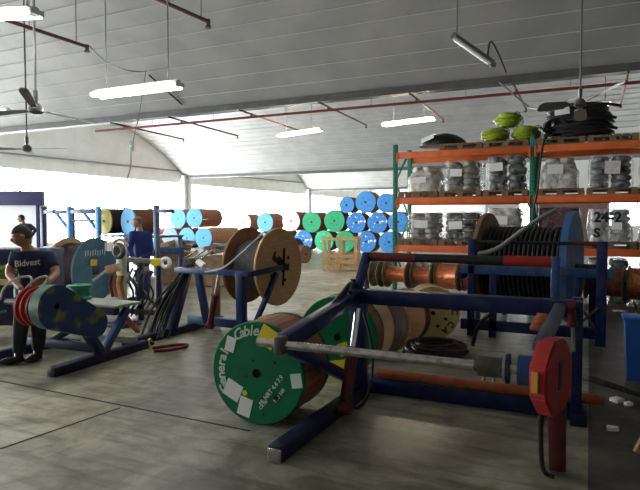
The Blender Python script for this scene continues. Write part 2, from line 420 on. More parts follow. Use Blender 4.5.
# ------------------------------------------------------------------ sprinkler pipes, lamps, fans
sp_ = thing('sprinkler_pipe', 'long red sprinkler main pipe with branches running under the grey gutter beam', 'pipe', (-8, 12.75, 4.27))
MB().cyl((-13.5, 12.75, 4.27), (3.2, 12.75, 4.27), .033, n=12).build('main_pipe', M['pipe_red'], sp_)
for k, (x, sg, ln) in enumerate(((-12.35, 1, 2.7), (-10.27, 1, 2.8), (-8.0, 1, 2.9), (-5.8, 1, 2.6), (-3.6, 1, 2.6), (-1.45, 1, 2.0), (.6, 1, 2.4))):
    br = MB().tube([(x, 12.2, 4.36), (x, 12.75+sg*ln, 4.30)], .024, 8).cyl((x, 12.75, 4.27), (x, 12.75, 4.36), .03, n=10)
    br = br.build('branch_pipe', M['pipe_brown'], sp_)
    e = Vector((x, 12.75+sg*ln-.02, 4.30))
    MB().cyl(e, e+Vector((0, 0, -.07)), .02, n=8).cyl(e+Vector((0, 0, -.09)), e+Vector((0, 0, -.07)), .035, n=10).build('sprinkler_head', M['pipe_brown'], br)
for x in (-11.3, -9.2, -7, -4.7, -2.5, -.4, 1.7):
    MB().cyl((x, 12.75, 4.3), (x, 12.75, 4.72), .008, n=6).build('hanger_rod', M['conduit'], sp_)
def ceilpipe(label, p0, p1):
    t = thing('sprinkler_branch_pipe', label, 'pipe', p0, 0, None)
    p0, p1 = Vector(p0), Vector(p1)
    pp = MB().cyl(p0, p1, .028, n=10).build('branch_pipe', M['pipe_brown'], t)
    MB().cyl(p1+Vector((0, -.02, .03)), p1+Vector((0, -.02, -.07)), .03, n=10).cyl(p1+Vector((0, -.02, -.09)), p1+Vector((0, -.02, -.07)), .045, n=10).build('sprinkler_head', M['pipe_brown'], pp)
    for f in (.3, .85):
        q = p0.lerp(p1, f)
        MB().cyl(q, (q.x, q.y, roof_h(q.y)+.02), .008, n=6).build('hanger_rod', M['conduit'], t)
    return t
ceilpipe('thin brown sprinkler branch pipe slanting across ceiling at upper left above the ceiling fans', P(0, 18, z=4.4), P(88, 47, z=4.4))
ceilpipe('short brown sprinkler pipe poking in at the top edge above the lit tube lamp', P(150, -4, z=4.4), P(209, 22, z=4.4))
# wires under the near roof
def C(x, y):
    t = 3.0
    while True:
        q = P(x, y, Z=t)
        if q.z >= roof_h(q.y)-.06 or t > 20: return q
        t += .02
w = tag(MB().tube([P(89.5, 46, z=4.46), P(105, 62, z=4.4), P(125, 71, z=4.6), C(146, 72)], .012, 6, smooth=2).build('electric_wire', M['conduit']), 'loose grey wire sagging between brown pipe end and lit tube lamp', 'wire')
w = tag(MB().tube([C(149, 75), C(158, 83), C(168, 92), C(176, 99), C(182, 104.5)], .022, 6).build('electric_wire', M['rubber']), 'black conduit slanting down behind lit tube lamp to the gutter beam', 'wire')
q0 = P(145, 72, v=9.2)
pend = thing('pendant_socket', 'white pendant socket box on a long grey cable near the left wall', 'socket', P(132, 146, v=9.3))
MB().tube([P(146, 70, v=9.3), P(140, 110, v=9.3), P(132, 146, v=9.3)], .008, 6).build('cable', M['conduit'], pend)
MB().tube([P(131, 152, v=9.3), P(131, 166, v=9.3), P(127, 180, v=9.3)], .014, 6, smooth=1).build('flex', M['conduit'], pend)
c = P(132, 146, v=9.3)
bx = MB().box(c, (.10, .08, .22), Matrix.Rotation(YAW, 3, 'Z'), .01).build('socket_box', M['white'], pend)
MB().box(c+Vector((0, -.045, .0))+RT*.0, (.02, .02, .03), Matrix.Rotation(YAW, 3, 'Z')).build('indicator', M['green_led'], bx)

def lamp(label, a, c, tube, rods, drop=0, w=.16, diff=None, house='fixture', group=None):
    a, c = Vector(a), Vector(c)
    t = thing('tube_lamp', label, 'lamp', (a+c)/2, 0, group)
    d = (c-a).normalized()
    MB().bar(a-d*.03+Vector((0, 0, .05)), c+d*.03+Vector((0, 0, .05)), w*.4, .045, .008).build('lamp_housing', M[house], t)
    side = Vector((-d.y, d.x, 0))
    for sg in ((-1, 1) if w > .12 else (0,)):
        MB().cyl(a+side*sg*w*.36, c+side*sg*w*.36, .026 if w > .12 else .03, n=12).build('tube', tube, t)
    for q in (a, c): MB().box(q+Vector((0, 0, .012)), (w*.8, w*.5, .05), Matrix.Rotation(math.atan2(d.y, d.x)-PI/2, 3, 'Z')).build('end_cap', M[house], t)
    for f in rods:
        q = a.lerp(c, f)+Vector((0, 0, .07))
        MB().cyl(q, (q.x, q.y, roof_h(q.y)+.02), .009, n=6).build('hanging_rod', M['conduit'], t)
    return t
lamp('lit white tube lamp hanging from two long rods before the lower left ceiling', P(97, 96, v=5.6), P(177, 86, v=5.6), M['tube'], (.13, .9), w=.2)
lamp('lit tube lamp cut by upper left picture corner above the ceiling fan', P(-30, 17, v=4.0), P(34, 14, v=4.0), M['tube'], (.3, .9), w=.2)
lamp('lit warm tube lamp beyond the red pipe left of the pallet rack, farther left one', P(279, 136, v=14.3), P(320, 130, v=14.3), M['tube_warm'], (.2, .8), w=.2)
lamp('lit warm tube lamp just beyond the red pipe above left end of pallet rack', P(384, 125, v=14.3), P(434, 119, v=14.3), M['tube_warm'], (.2, .8), w=.2)
lamp('small lit tube lamp at left picture edge beside the nearest ceiling fan', P(-35, 110, v=8.5), P(8, 111, v=8.5), M['tube'], (.2, .8), w=.12)
lamp('small lit tube lamp behind black cable pile and fan at the far right', P(598, 105, v=14.5), P(612, 103.5, v=14.5), M['tube_warm'], (.5,), w=.12)
un = lamp('unlit grey tube lamp hanging askew from the dark ceiling upper right', P(455, 39, Z=7.2), P(492, 65, Z=7.0), M['diffuser'], (.05,), w=.15, house='fixture_dark')
MB().tube([P(487, 60, Z=7.05), P(490, 38, Z=7.3), P(497, 50, Z=7.6), P(506, 72, Z=8.2)], .012, 6, smooth=1).build('supply_cable', M['rubber'], un)
FANWIRE = (MB().tube([P(499, 82, v=12.3), P(520, 100, v=12.3), P(532, 110, v=12.3), P(552, 106, v=11.4), P(566, 103, v=10.4), P(580, 96, Z=8.6)], .02, 6, smooth=1))

def fan(label, hub, angs, L=.62, rod=True, tilt=R(8), bw=.13, lean=0, roll=0):
    hub = Vector(hub); t = thing('ceiling_fan', label, 'fan', hub, 0, 'ceiling fans')
    MB().lathe([(.001, .08), (.05, .07), (.085, .02), (.085, -.025), (.05, -.05), (.001, -.055)], Matrix.Translation(hub) @ RX90, 24).build('motor_housing', M['fan'], t)
    MB().lathe([(.012, .24), (.032, .22), (.03, .12), (.02, .08)], Matrix.Translation(hub) @ RX90, 16).build('canopy', M['fan'], t)
    MB().cyl(hub+Vector((0, 0, .1)), (hub.x, hub.y, roof_h(hub.y)+.02), .014, n=8).build('down_rod', M['fan'], t)
    for a in angs:
        rot = Matrix.Rotation(a, 3, 'Z') @ Matrix.Rotation(tilt, 3, 'X')
        pts = [(.10, .03), (.2, .035), (.24, bw*.42), (.45, bw*.5), (L-.05, bw*.5), (L, bw*.25), (L, -bw*.25), (L-.05, -bw*.5), (.45, -bw*.5), (.24, -bw*.42), (.2, -.035), (.10, -.03)]
        m_ = MB().prism(pts, .008, 'z', -.004)
        bmesh.ops.transform(m_.b, matrix=Matrix.Translation(hub) @ Matrix.Rotation(lean, 4, RT) @ Matrix.Rotation(roll, 4, FW) @ rot.to_4x4(), verts=m_.b.verts)
        m_.build('blade', M['fanblade'], t)
    return t
# vectors to the camera-right and camera-forward as angles
aR = YAW
fan('nearest grey ceiling fan on a long rod below brown pipe at upper left', P(36, 110, Z=6.6), (aR+R(42), aR+R(168), aR+R(285)), .66, bw=.10, lean=R(-10))
fan('farther grey ceiling fan on thin rod hanging lower at upper left', P(27, 149, Z=10.5), (aR-R(6), aR+R(112), aR+R(185)), .75, bw=.16)
FAN3 = fan('grey ceiling fan hanging in front of black cable pile at upper right', P(580, 104, Z=8.6), (aR-R(55), aR+R(65), aR+R(185)), .68, bw=.19, tilt=R(14), lean=R(-17), roll=R(-8))

FANWIRE.build('supply_cable', M['conduit'], FAN3)

# ------------------------------------------------------------------ front cable take-up stand
ua, ub = -1.86, -.22
st = thing('cable_take_up_stand', 'large dark blue steel cable stand with long shaft and red gearbox in foreground', 'machine', (ua, 4.75, 0))
def sbar(name, p0, p1, w, h, m='navy', par=None, bev=.008): return MB().bar(p0, p1, w, h, bev).build(name, M[m], par or st)
sbar('base_rail', (ua+.01, 3.22, .055), (ua+.01, 5.06, .055), .11, .11, 'navy_dark')
MB().bar((ua+.01, 3.2, .05), (ua+.01, 3.22, .05), .10, .09).build('end_plate', M['steel'], st)
sbar('base_rail', (-.05, 4.78, .05), (-.05, 5.4, .05), .12, .10, 'navy_dark')
sbar('cross_beam', (ua-.06, 4.98, .07), (-.02, 4.98, .07), .12, .14, 'navy')
sbar('upright', (ua, 4.75, .1), (ua, 4.75, 1.0), .13, .13)
sbar('upright', (-.07, 4.83, .1), (-.07, 4.83, 1.0), .08, .09)
sbar('top_beam', (ua-.07, 4.71, .927), (-.03, 4.71, .927), .14, .125)
sbar('support_arm', (ua, 4.72, .93), (ua, 3.36, .77), .10, .115)
sbar('support_arm', (-.18, 4.72, .955), (-.255, 3.62, .84), .09, .05, 'greyblue')
sbar('strut', (ua+.01, 3.42, .72), (ua+.01, 4.76, .12), .075, .085)
sbar('roller_post', (ua, 4.72, .98), (ua, 4.96, 1.28), .07, .08)
sbar('roller_post', (-.235, 4.8, .98), (-.235, 4.92, 1.30), .065, .07, 'steelblue')
rp = Vector((-.235, 4.9, 1.2)); MB().cyl(rp+Vector((0, -.05, 0)), rp+Vector((0, -.03, 0)), .016, n=8).build('bolt', M['chrome'], st)
ro = MB().cyl((ua-.02, 4.95, 1.262), (ub-.03, 4.95, 1.262), .038, n=18).build('guide_roller', M['cable'], st)
MB().cyl((ua-.03, 4.95, 1.262), (ua+.47, 4.95, 1.262), .041, n=18).build('red_sleeve', M['reddark'], ro)
MB().cyl((-.64, 4.95, 1.262), (ub-.04, 4.95, 1.262), .044, n=18).build('red_sleeve', M['red'], ro)
# shaft line
sv, sz = 3.33, .762
MB().cyl((-2.045, sv, sz), (-.55, sv, sz), .029, n=20).build('reel_shaft', M['steel'], st)
MB().box((ua, sv, sz), (.07, .12, .12), None, .015).build('shaft_clamp', M['darksteel'], st)
co = MB().cyl((-.56, sv, sz), (-.43, sv, sz), .058, n=24).cyl((-.585, sv, sz), (-.56, sv, sz), .036, n=20).build('shaft_collar', M['darksteel'], st)
for x in (-.535, -.48): MB().cyl((x, sv, sz-.05), (x, sv, sz-.085), .012, n=8).build('set_screw', M['steel'], co)
MB().cyl((-.41, sv, sz), (-.392, sv, sz), .085, n=28).build('flange_disc', M['navy'], st)
MB().cyl((-.425, sv, sz), (-.408, sv, sz), .075, n=28).cyl((-.395, sv, sz), (-.33, sv, sz), .028, n=16).build('inner_shaft', M['steel'], st)
MB().cyl((-.345, sv, sz), (-.22, sv, sz), .085, n=28).build('coupling', M['steelblue'], st)
# red gearbox : octagonal case in a plane across the shaft
oc = [(sv+.215*math.cos(a)*.95, sz-.015+.22*math.sin(a)) for a in [R(22.5+45*k) for k in range(8)]]
GM = Matrix.Translation((-.17, sv, 0)) @ Matrix.Rotation(R(-17), 4, 'Z') @ Matrix.Translation((.17, -sv, 0))
g = MB().prism(oc, .10, 'u', -.225)
bmesh.ops.transform(g.b, matrix=GM, verts=g.b.verts)
bmesh.ops.bevel(g.b, geom=list(g.b.edges), offset=.012, segments=2, affect='EDGES')
gb = g.build('gearbox', M['red'], st)
g = MB().prism([(sv-.03, sz-.08), (sv+.02, sz-.08), (sv+.02, sz+.08), (sv-.03, sz+.08)], .006, 'u', -.1275)
bmesh.ops.transform(g.b, matrix=GM, verts=g.b.verts); g.build('shaft_slot', M['rubber'], gb)
g = MB().box((-.185, sv-.205, sz-.01), (.035, .012, .11))
bmesh.ops.transform(g.b, matrix=GM, verts=g.b.verts); g.build('yellow_plate', M['mustard'], gb)
sbar('torque_arm', (-.15, 3.45, .60), (-.155, 3.86, .03), .10, .06, 'reddark')
MB().cyl((-.165, 3.86, .035), (-.125, 3.86, .035), .03, n=12).cyl((-.205, 3.86, .035), (-.165, 3.86, .035), .03, n=12).build('pivot', M['reddark'], st)
MB().tube([(-.22, 3.40, .58), (-.235, 3.48, .4), (-.235, 3.62, .12), (-.215, 3.72, .03), (-.17, 3.7, .03)], .014, 8, smooth=2).build('hydraulic_hose', M['rubber'], st)
# hydraulic rams
def ram(p0, p1, f=.5, r=.03, par=None, bm='reddark'):
    p0, p1 = Vector(p0), Vector(p1); mid = p0.lerp(p1, f)
    h = MB().cyl(p0, mid, r, n=16).cyl(mid-(p1-p0).normalized()*.03, mid, r*1.25, n=16).cyl(p0+Vector((-r, 0, 0)), p0+Vector((r, 0, 0)), r*1.1, n=12).build('hydraulic_ram', M[bm], par)
    MB().cyl(mid, p1, r*.5, n=14).build('piston_rod', M['chrome'], h); return h
ram((ua+.12, 4.15, .10), (ua+.12, 4.42, .86), .60, .05, st)
ram((-.11, 4.55, .98), (-.09, 4.62, .62), .45, .03, st)
MB().tube([(ua+.10, 4.1, .2), (ua+.2, 4.2, .06), (ua+.24, 4.4, .16), (ua+.22, 4.55, .5), (ua+.1, 4.6, .8)], .013, 8, smooth=2).build('hydraulic_hose', M['rubber'], st)
MB().tube([(ua-.02, 4.2, .90), (ua-.03, 4.45, .965), (ua-.04, 4.62, 1.03), (ua-.06, 4.78, 1.03)], .028, 8, smooth=2).tube([(ua+.02, 4.5, .98), (ua, 4.62, 1.06), (ua-.05, 4.74, 1.02)], .018, 8, smooth=2).cyl((ua-.02, 4.66, 1.0), (ua-.02, 4.66, 1.08), .025, n=10).build('hydraulic_hose', M['rubber'], st)
MB().bar((-.31, 4.0, .88), (-.29, 4.32, .925), .075, .03).build('orange_bracket', M['orange_rust'], st)
tag(MB().cyl((-1.74, 4.945, .186), (.13, 4.935, .186), .043, n=16).build('steel_pipe', M['orange_rust']), 'long rusty orange pipe lying along the base of the front cable stand', 'pipe')

# ------------------------------------------------------------------ reels and drums
def drum(name, label, loc, rz, r, L, face, lag='lagging', back=None, far=False, bolts=4, ft=.04, hub=.05, group=None, slats=True, core=None, rl=None):
    """axis along local Y, front face at y=0 looking to -Y, base at the bottom of the flanges"""
    t = thing(name, label, 'cable drum', loc, rz, group)
    tr = Matrix.Translation((0, 0, r)); n = 28 if far else 48
    MB().lathe([(hub, 0), (r-.008, 0), (r, .008), (r, ft), (hub, ft), (hub, 0)], tr, n).build('front_flange', M[face], t, False)
    MB().lathe([(hub, L-ft), (r, L-ft), (r, L), (hub, L), (hub, L-ft)], tr, n).build('back_flange', M[back or face], t, False)
    rr = rl or r*.985
    if slats:
        b = MB(); ns = 24 if far else 34
        for k in range(ns):
            a = 2*PI*k/ns
            rot = Matrix.Rotation(-a+PI/2, 3, 'Y')
            b.box(Vector((math.cos(a)*(rr-.012), L/2, r+math.sin(a)*(rr-.012))), (2*PI*rr/ns*.94, L-2*ft-.002, .022), rot)
        b.build('barrel_lagging', M[lag], t, False)
    else:
        b = MB(); nr = max(6, int((L-2*ft)/ (core or .03)))
        pr_ = [(hub, ft)]
        for k in range(nr):
            y0 = ft+(L-2*ft)*k/nr; y1 = ft+(L-2*ft)*(k+1)/nr; d = (y1-y0)
            pr_ += [(rr-.25*d, y0), (rr, y0+.3*d), (rr, y0+.7*d), (rr-.25*d, y1)]
        pr_ += [(hub, L-ft)]
        b.lathe(pr_, tr, n).build('wound_cable', M[lag], t, False)
    MB().lathe([(hub*1.0, -.003), (hub*1.0, L+.003)], tr, 16).lathe([(.001, .02), (hub, .02)], tr, 16).build('arbor_hole', M['paint_black'], t, False)
    if bolts:
        for k in range(bolts):
            a = 2*PI*(k+.35)/bolts
            c = Vector((math.cos(a)*r*.42, 0, r+math.sin(a)*r*.42))
            MB().cyl(c+Vector((0, .002, 0)), c+Vector((0, -.006, 0)), r*.045, n=10).build('bolt', M['paint_black'], t, False)
    return t

# green lettered drum in the foreground
gr = .405
gp = P(256.5, 373.5, z=gr); GREEN = drum('cable_drum', 'green wooden cable drum with white lettering and paper labels leaning nearest the camera', (gp.x, gp.y, 0), R(2), gr, .52, 'green', 'lagging', bolts=0, hub=.035)
def face_text(par, y, items, m, name='lettering'):
    b = MB()
    for txt, size, x, z, rot, bold, shear in items:
        b.mesh(text_mesh(txt, size, .001, bold, shear), Matrix.Translation((x, y, z)) @ RX90 @ Matrix.Rotation(rot, 4, 'Z'))
    return b.build(name, M[m], par, False)
its = []
def arc_text(txt, size, rad, a0, step, bold=.003, shear=0):
    for i, ch in enumerate(txt):
        a = R(a0-step*i); its.append((ch, size, rad*math.cos(a), gr+rad*math.sin(a), a-PI/2, bold, shear))
arc_text('General', .11, .325, 206, 8.9)
arc_text('Cable', .115, .335, 121, 7.4, .002, .3)
face_text(GREEN, -.002, its[:7], 'paint_white', 'painted_word'); face_text(GREEN, -.002, its[7:], 'paint_white', 'painted_word')
a = R(50)
face_text(GREEN, -.002, [('PE NRT 4.4 7.9', .05, .13, gr-.12, R(52), .001, 0), ('NO 149', .04, .20, gr-.15, R(52), .001, 0), ('CX 26', .035, .06, gr-.24, R(50), .001, 0)], 'paint_white', 'small_lettering')
for nm, mm, x, z, w_, h_, rot in (('paper_label', 'white', -.235, gr+.21, .085, .12, -R(15)), ('paper_label', 'white', -.215, gr-.155, .15, .14, -R(25)), ('paper_label', 'white', -.105, gr-.275, .115, .15, -R(14)),
                                  ('paper_label', 'paint_white', .345, gr-.02, .09, .11, R(10)), ('yellow_patch', 'yellow', .10, gr+.295, .15, .15, -R(28)), ('lime_sticker', 'lime', -.105, gr-.165, .045, .045, 0)):
    if nm == 'lime_sticker': MB().cyl((x, -.004, z), (x, .001, z), .022, n=14).build(nm, M[mm], GREEN, False)
    else: MB().box((x, -.001, z), (w_, .005, h_), Matrix.Rotation(-rot, 3, 'Y')).build(nm, M[mm], GREEN, False)
for x, z, r_ in ((.17, -.17, .022), (-.03, .1, .008), (.16, .1, .012), (.05, -.19, .008), (-.09, -.03, .008), (.06, -.32, .009)):
    MB().cyl((x, .002, gr+z), (x, -.004, gr+z), r_, n=12).build('bolt_hole', M['paint_black'], GREEN, False)
for rot in (0,):
    for z in (-.27, -.135, .135, .27):
        h = math.sqrt(max(.01, (gr*.97)**2-z*z))
        MB().box((0, -.0005, gr+z), (2*h, .002, .004), Matrix.Rotation(R(38), 3, 'Y')) if False else None
p = P(337, 378, z=0)
G2 = drum('cable_drum', 'green wooden cable drum with yellow patches standing behind the blue stand upright', (p.x, p.y, 0), R(6), .415, .32, 'green', 'lagging', bolts=0, hub=.035)
for x, z, w_, h_, rot in ((.07, .30, .11, .13, R(20)), (.02, .10, .24, .17, R(10))): MB().box((x, -.001, z), (w_, .005, h_), Matrix.Rotation(-rot, 3, 'Y')).build('yellow_patch', M['yellow'], G2, False)
MB().box((.0, -.001, .70), (.09, .005, .1), Matrix.Rotation(.2, 3, 'Y')).build('paper_label', M['white'], G2, False)
# small wood drum lying flat behind the green one
p = P(288, 348, z=0)
lt = thing('cable_drum', 'small pinkish wooden drum lying flat on the floor behind the lettered green drum', 'cable drum', (p.x, p.y, 0))
RXm = Matrix.Rotation(PI/2, 4, 'X')
MB().lathe([(.03, .34), (.37, .34), (.37, .38), (.03, .38), (.03, .34)], RXm, 40).build('top_flange', M['lagging_brown'], lt, False)
MB().lathe([(.03, 0), (.37, 0), (.37, .04), (.03, .04), (.03, 0)], RXm, 40).build('bottom_flange', M['lagging_brown'], lt, False)
MB().lathe([(.3, .04), (.3, .34)], RXm, 36).build('wound_cable', M['copper_dull'], lt, False)
# wooden drums seen under the blue beam
p = P(389, 361, z=0)
W1 = drum('cable_drum', 'brown wooden drum wrapped in shiny film, under blue beam beside the cream drum', (p.x-.26, p.y-.05, 0), R(-14), .385, .34, 'wood_dark', 'wrapbrown', back='wood', far=False, bolts=0, hub=.04, slats=False, core=.06, rl=.36)
MB().lathe([(.37, .04), (.374, .2), (.37, .30)], Matrix.Translation((0, 0, .385)), 40).build('wrap_film', M['film'], W1, False)
p = P(412, 350, z=0)
drum('cable_drum', 'dark brown wooden drum squeezed between film wrapped drum and the cream drum', (p.x-.24, p.y+.36, 0), R(-14), .35, .13, 'wood_dark', 'wrapbrown', bolts=0, hub=.04)
p = P(428, 341, z=0)
YR = drum('cable_drum', 'cream plywood drum face with ring of black holes and stencilled letters', (p.x+.04, p.y+.1, 0), R(24), .36, .34, 'wood_yellow', 'lagging_brown', bolts=0, hub=.028)
for k in range(8):
    a = R(45*k+20); MB().cyl((math.cos(a)*.185, .002, .36+math.sin(a)*.185), (math.cos(a)*.185, -.005, .36+math.sin(a)*.185), .022, n=12).build('bolt_hole', M['paint_black'], YR, False)
its = []
for ch, a in (('D', 44), ('O', 24), ('C', 3), ('C', -33), ('A', -56)):
    a = R(a); its.append((ch, .115, .28*math.cos(a), .36+.28*math.sin(a), a-PI/2, .004, 0))
face_text(YR, -.002, its[:3], 'paint_black', 'stencilled_letters'); face_text(YR, -.002, its[3:], 'paint_black', 'stencilled_letters')
# cable coil on the floor
p = P(437, 352, z=0); cc = thing('cable_coil', 'low coil of dark plum cable on the floor before cream drum', 'cable coil', (p.x, p.y, 0))
b = MB()
for k in range(13):
    rr = .24+.022*(k % 6)+random.uniform(-.01, .01)
    b.torus((p.x+random.uniform(-.02, .02), p.y+random.uniform(-.02, .02), .022+.035*(k//6)+.03*random.random()), (random.uniform(-.05, .05), random.uniform(-.05, .05), 1), rr, .018, 40, 7, .02)
b.build('wound_cable', M['cablepurple'], cc)
MB().tube([P(404, 352, z=.05), P(402, 343, z=.1), P(420, 338, z=.12), P(446, 338, z=.12), P(468, 352, z=.03)], .02, 8, smooth=3).build('loose_end', M['cable'], cc)

# ------------------------------------------------------------------ rear rewind stand with the big blue flanged reel
rs = thing('cable_rewind_stand', 'blue steel rewind stand behind the front stand carrying the ribbed black reel', 'machine', (-.65, 8.0, 0))
def rbar(name, p0, p1, w, h, m='navy'): return MB().bar(p0, p1, w, h).build(name, M[m], rs)
v_ = 8.0
rbar('top_rail', (-1.6, v_, .92), (.30, v_, .92), .10, .12, 'steelblue')
rbar('post', (-1.46, v_, 0), (-1.46, v_, 1.34), .10, .10); rbar('post', (.15, v_, 0), (.15, v_, 1.33), .12, .12)
rbar('post', (-1.17, v_, 0), (-1.17, v_, .88), .10, .10); rbar('post', (-.13, v_-.1, 0), (-.13, v_-.1, .88), .07, .08)
rbar('bottom_rail', (-1.6, v_, .16), (.2, v_, .16), .1, .14)
rbar('side_rail', (-1.62, v_, .83), (-1.62, 9.4, .83), .08, .1); rbar('side_rail', (.06, v_, .83), (.06, 9.4, .83), .08, .1)
rbar('post', (-1.62, 9.4, 0), (-1.62, 9.4, .86), .09, .1); rbar('post', (.06, 9.4, 0), (.06, 9.4, .86), .1, .1)
rbar('brace', (-.12, v_-.06, .55), (.12, v_-.06, .18), .03, .03, 'darksteel'); rbar('brace', (-.12, v_-.07, .25), (.12, v_-.07, .5), .03, .03, 'darksteel')
gb2 = MB().cyl((-1.5, v_, 1.30), (.14, v_, 1.30), .024, n=14).build('guide_bar', M['cable'], rs)
MB().cyl((-.16, v_, 1.30), (.10, v_, 1.30), .028, n=14).build('red_sleeve', M['reddark'], gb2)
MB().box((-.97, v_-.06, 1.08), (.16, .06, .07), None, .008).build('cable_guide', M['steel'], rs)
rc, rz_, rR = 8.92, .93, .80
big = thing('cable_reel', 'huge reel of ribbed black cable with tall blue flange and brown wooden flange', 'cable reel', (-.78, rc, 0))
RM = Matrix.Translation((-.15, rc, 0)) @ Matrix.Rotation(R(-7.5), 4, 'Z') @ Matrix.Translation((.15, -rc, 0))
def lathe_u(prof, n=56): # turned about the u axis through (rc, rz_)
    return MB().lathe([(r, h) for r, h in prof], RM @ Matrix.Translation((0, rc, rz_)) @ Matrix.Rotation(-PI/2, 4, 'Z'), n)
lathe_u([(.05, -.26), (rR, -.26), (rR, -.17), (.05, -.17), (.05, -.26)]).build('blue_flange', M['bigflange'], big)
lathe_u([(.05, -1.46), (rR*.97, -1.46), (rR*.97, -1.40), (.05, -1.40), (.05, -1.46)]).build('wooden_flange', M['wood_dark'], big)
b = MB()
for k in range(17): b.torus((-1.36+.065*k, rc, rz_), (1, 0, 0), .55, .025, 48, 8)
bmesh.ops.transform(b.b, matrix=RM, verts=b.b.verts)
b.build('outer_cable_turns', M['cable'], big)
lathe_u([(.50, -1.42), (.50, -.25)]).build('wound_cable', M['rubber'], big)
b = MB().cyl((-1.66, rc, rz_), (.12, rc, rz_), .045, n=16)
bmesh.ops.transform(b.b, matrix=RM, verts=b.b.verts)
b.build('axle', M['darksteel'], big)
tag(MB().tube([P(478, 254, v=7.9), P(497, 250, v=7.9), P(520, 232, v=7.95), P(540, 218, v=8.0), P(556, 210, v=8.1)], .032, 10, smooth=2).build('cable_end', M['hosegrey']), 'thick grey cable end rising from the cable guide to the ribbed black reel', 'cable')
tag(MB().tube([P(473, 345, z=.03), P(476, 330, z=.25), P(487, 315, v=6.8), P(500, 309, v=7.0), P(520, 300, v=7.2)], .025, 8, smooth=2).build('cable_end', M['rubber']), 'black hose curving up behind the shaft below the blue beam', 'hose')

# ------------------------------------------------------------------ copper wire bobbins on a common bar
cv, cz = 10.1, .60
cs = thing('bobbin_stand', 'low dark steel stand whose bar carries the row of copper wire bobbins', 'machine', (-1.3, cv, 0))
MB().cyl((-3.85, cv, cz), (1.35, cv, cz), .025, n=12).build('bar', M['darksteel'], cs)
for x in (-3.80, -1.28, -.22, 1.30):
    MB().bar((x, cv-.12, 0), (x, cv-.02, cz-.02), .06, .06).bar((x, cv+.14, 0), (x, cv+.02, cz-.02), .05, .05).build('leg', M['wood_dark'] if x > 0 else M['navy_dark'], cs)
def bobbin(u, L, rf, rw, wire, label):
    t = thing('wire_bobbin', label, 'wire bobbin', (u, cv, cz-rf), 0, 'copper bobbins on the bar')
    f = lambda pr: MB().lathe(pr, Matrix.Translation((u+L/2, cv, cz)) @ Matrix.Rotation(-PI/2-R(9), 4, 'Z') @ Matrix.Translation((0, -L/2, 0)), 32)
    for a in (0, L-.03):
        f([(.075, a), (rf-.02, a), (rf, a+.008), (rf, a+.022), (rf-.02, a+.03), (.075, a+.03), (.075, a)]).build('flange', M['flange_grey'], t)
    pr = [(.075, .03)]
    nn = int(L/.02)
    for k in range(nn):
        y0 = .03+(L-.06)*k/nn; y1 = .03+(L-.06)*(k+1)/nn
        pr += [(rw-.004, y0), (rw, (y0+y1)/2)]
    pr += [(.075, L-.03), (.075, .03)]
    f(pr).build('copper_winding', M[wire], t)
bobbin(-3.66, .19, .25, .09, 'flange_grey', 'empty grey bobbin at the left end of the copper bobbin row')
bobbin(-3.40, .47, .25, .145, 'copper', 'slim copper bobbin second from the left end of the bobbin row')
bobbin(-2.88, .40, .245, .15, 'copper', 'slim copper bobbin just left of the fat copper one in the row')
bobbin(-2.44, .42, .25, .225, 'copper', 'fat copper bobbin left of the blue rewind stand')
bobbin(-1.98, .5, .25, .2, 'copper_dull', 'dull copper bobbin hidden behind left post of the rewind stand')
bobbin(-.05, .16, .27, .2, 'copper_dull', 'dull copper bobbin showing between blue flange and the right post')
bobbin(.16, .36, .27, .21, 'copper_dull', 'dull copper bobbin half hidden by the right post of rewind stand')
bobbin(.56, .62, .29, .25, 'copper', 'fat copper bobbin at the right picture edge')

# ------------------------------------------------------------------ pallet rack
rk = thing('pallet_rack', 'tall pallet rack with orange beams and green perforated uprights', 'rack', (-.96, 11.5, 0))
rv0, rv1 = 11.0, 12.0; ru = (-3.53, -.955, 1.62)
for x in ru:
    for v in (rv0, rv1):
        po = MB().box((x, v, 1.55), (.085, .075, 3.1), None, .006).build('upright', M['rackgreen'], rk)
        if v == rv0:
            b = MB()
            for k in range(44):
                for s_ in (-.02, .02): b.box((x+s_, v-.0385, .15+k*.067), (.011, .002, .024))
            b.build('slots', M['paint_black'], po)
    b = MB()
    for k in range(4):
        za, zb = .2+k*.72, .2+(k+1)*.72
        b.bar((x, rv0, za), (x, rv1, zb) if k % 2 == 0 else (x, rv1, za), .03, .03) if False else b.bar((x, rv0 if k % 2 else rv1, za), (x, rv1 if k % 2 else rv0, zb), .035, .03)
    b.build('brace', M['rackgreen'], rk)
LV = (1.10, 2.04, 2.94)
for i in range(2):
    for z in LV:
        for v in (rv0-.02, rv1+.02):
            bm_ = MB().box(((ru[i]+ru[i+1])/2, v, z-.0645), (ru[i+1]-ru[i]-.09, .05, .125), None, .006).build('beam', M['orange'], rk)
            if v < 11.5:
                [MB().box((xx, v-.02, z-.105), (.04, .03, .2)).build('beam_connector', M['orange'], bm_) for xx in (ru[i]+.05, ru[i+1]-.05)]

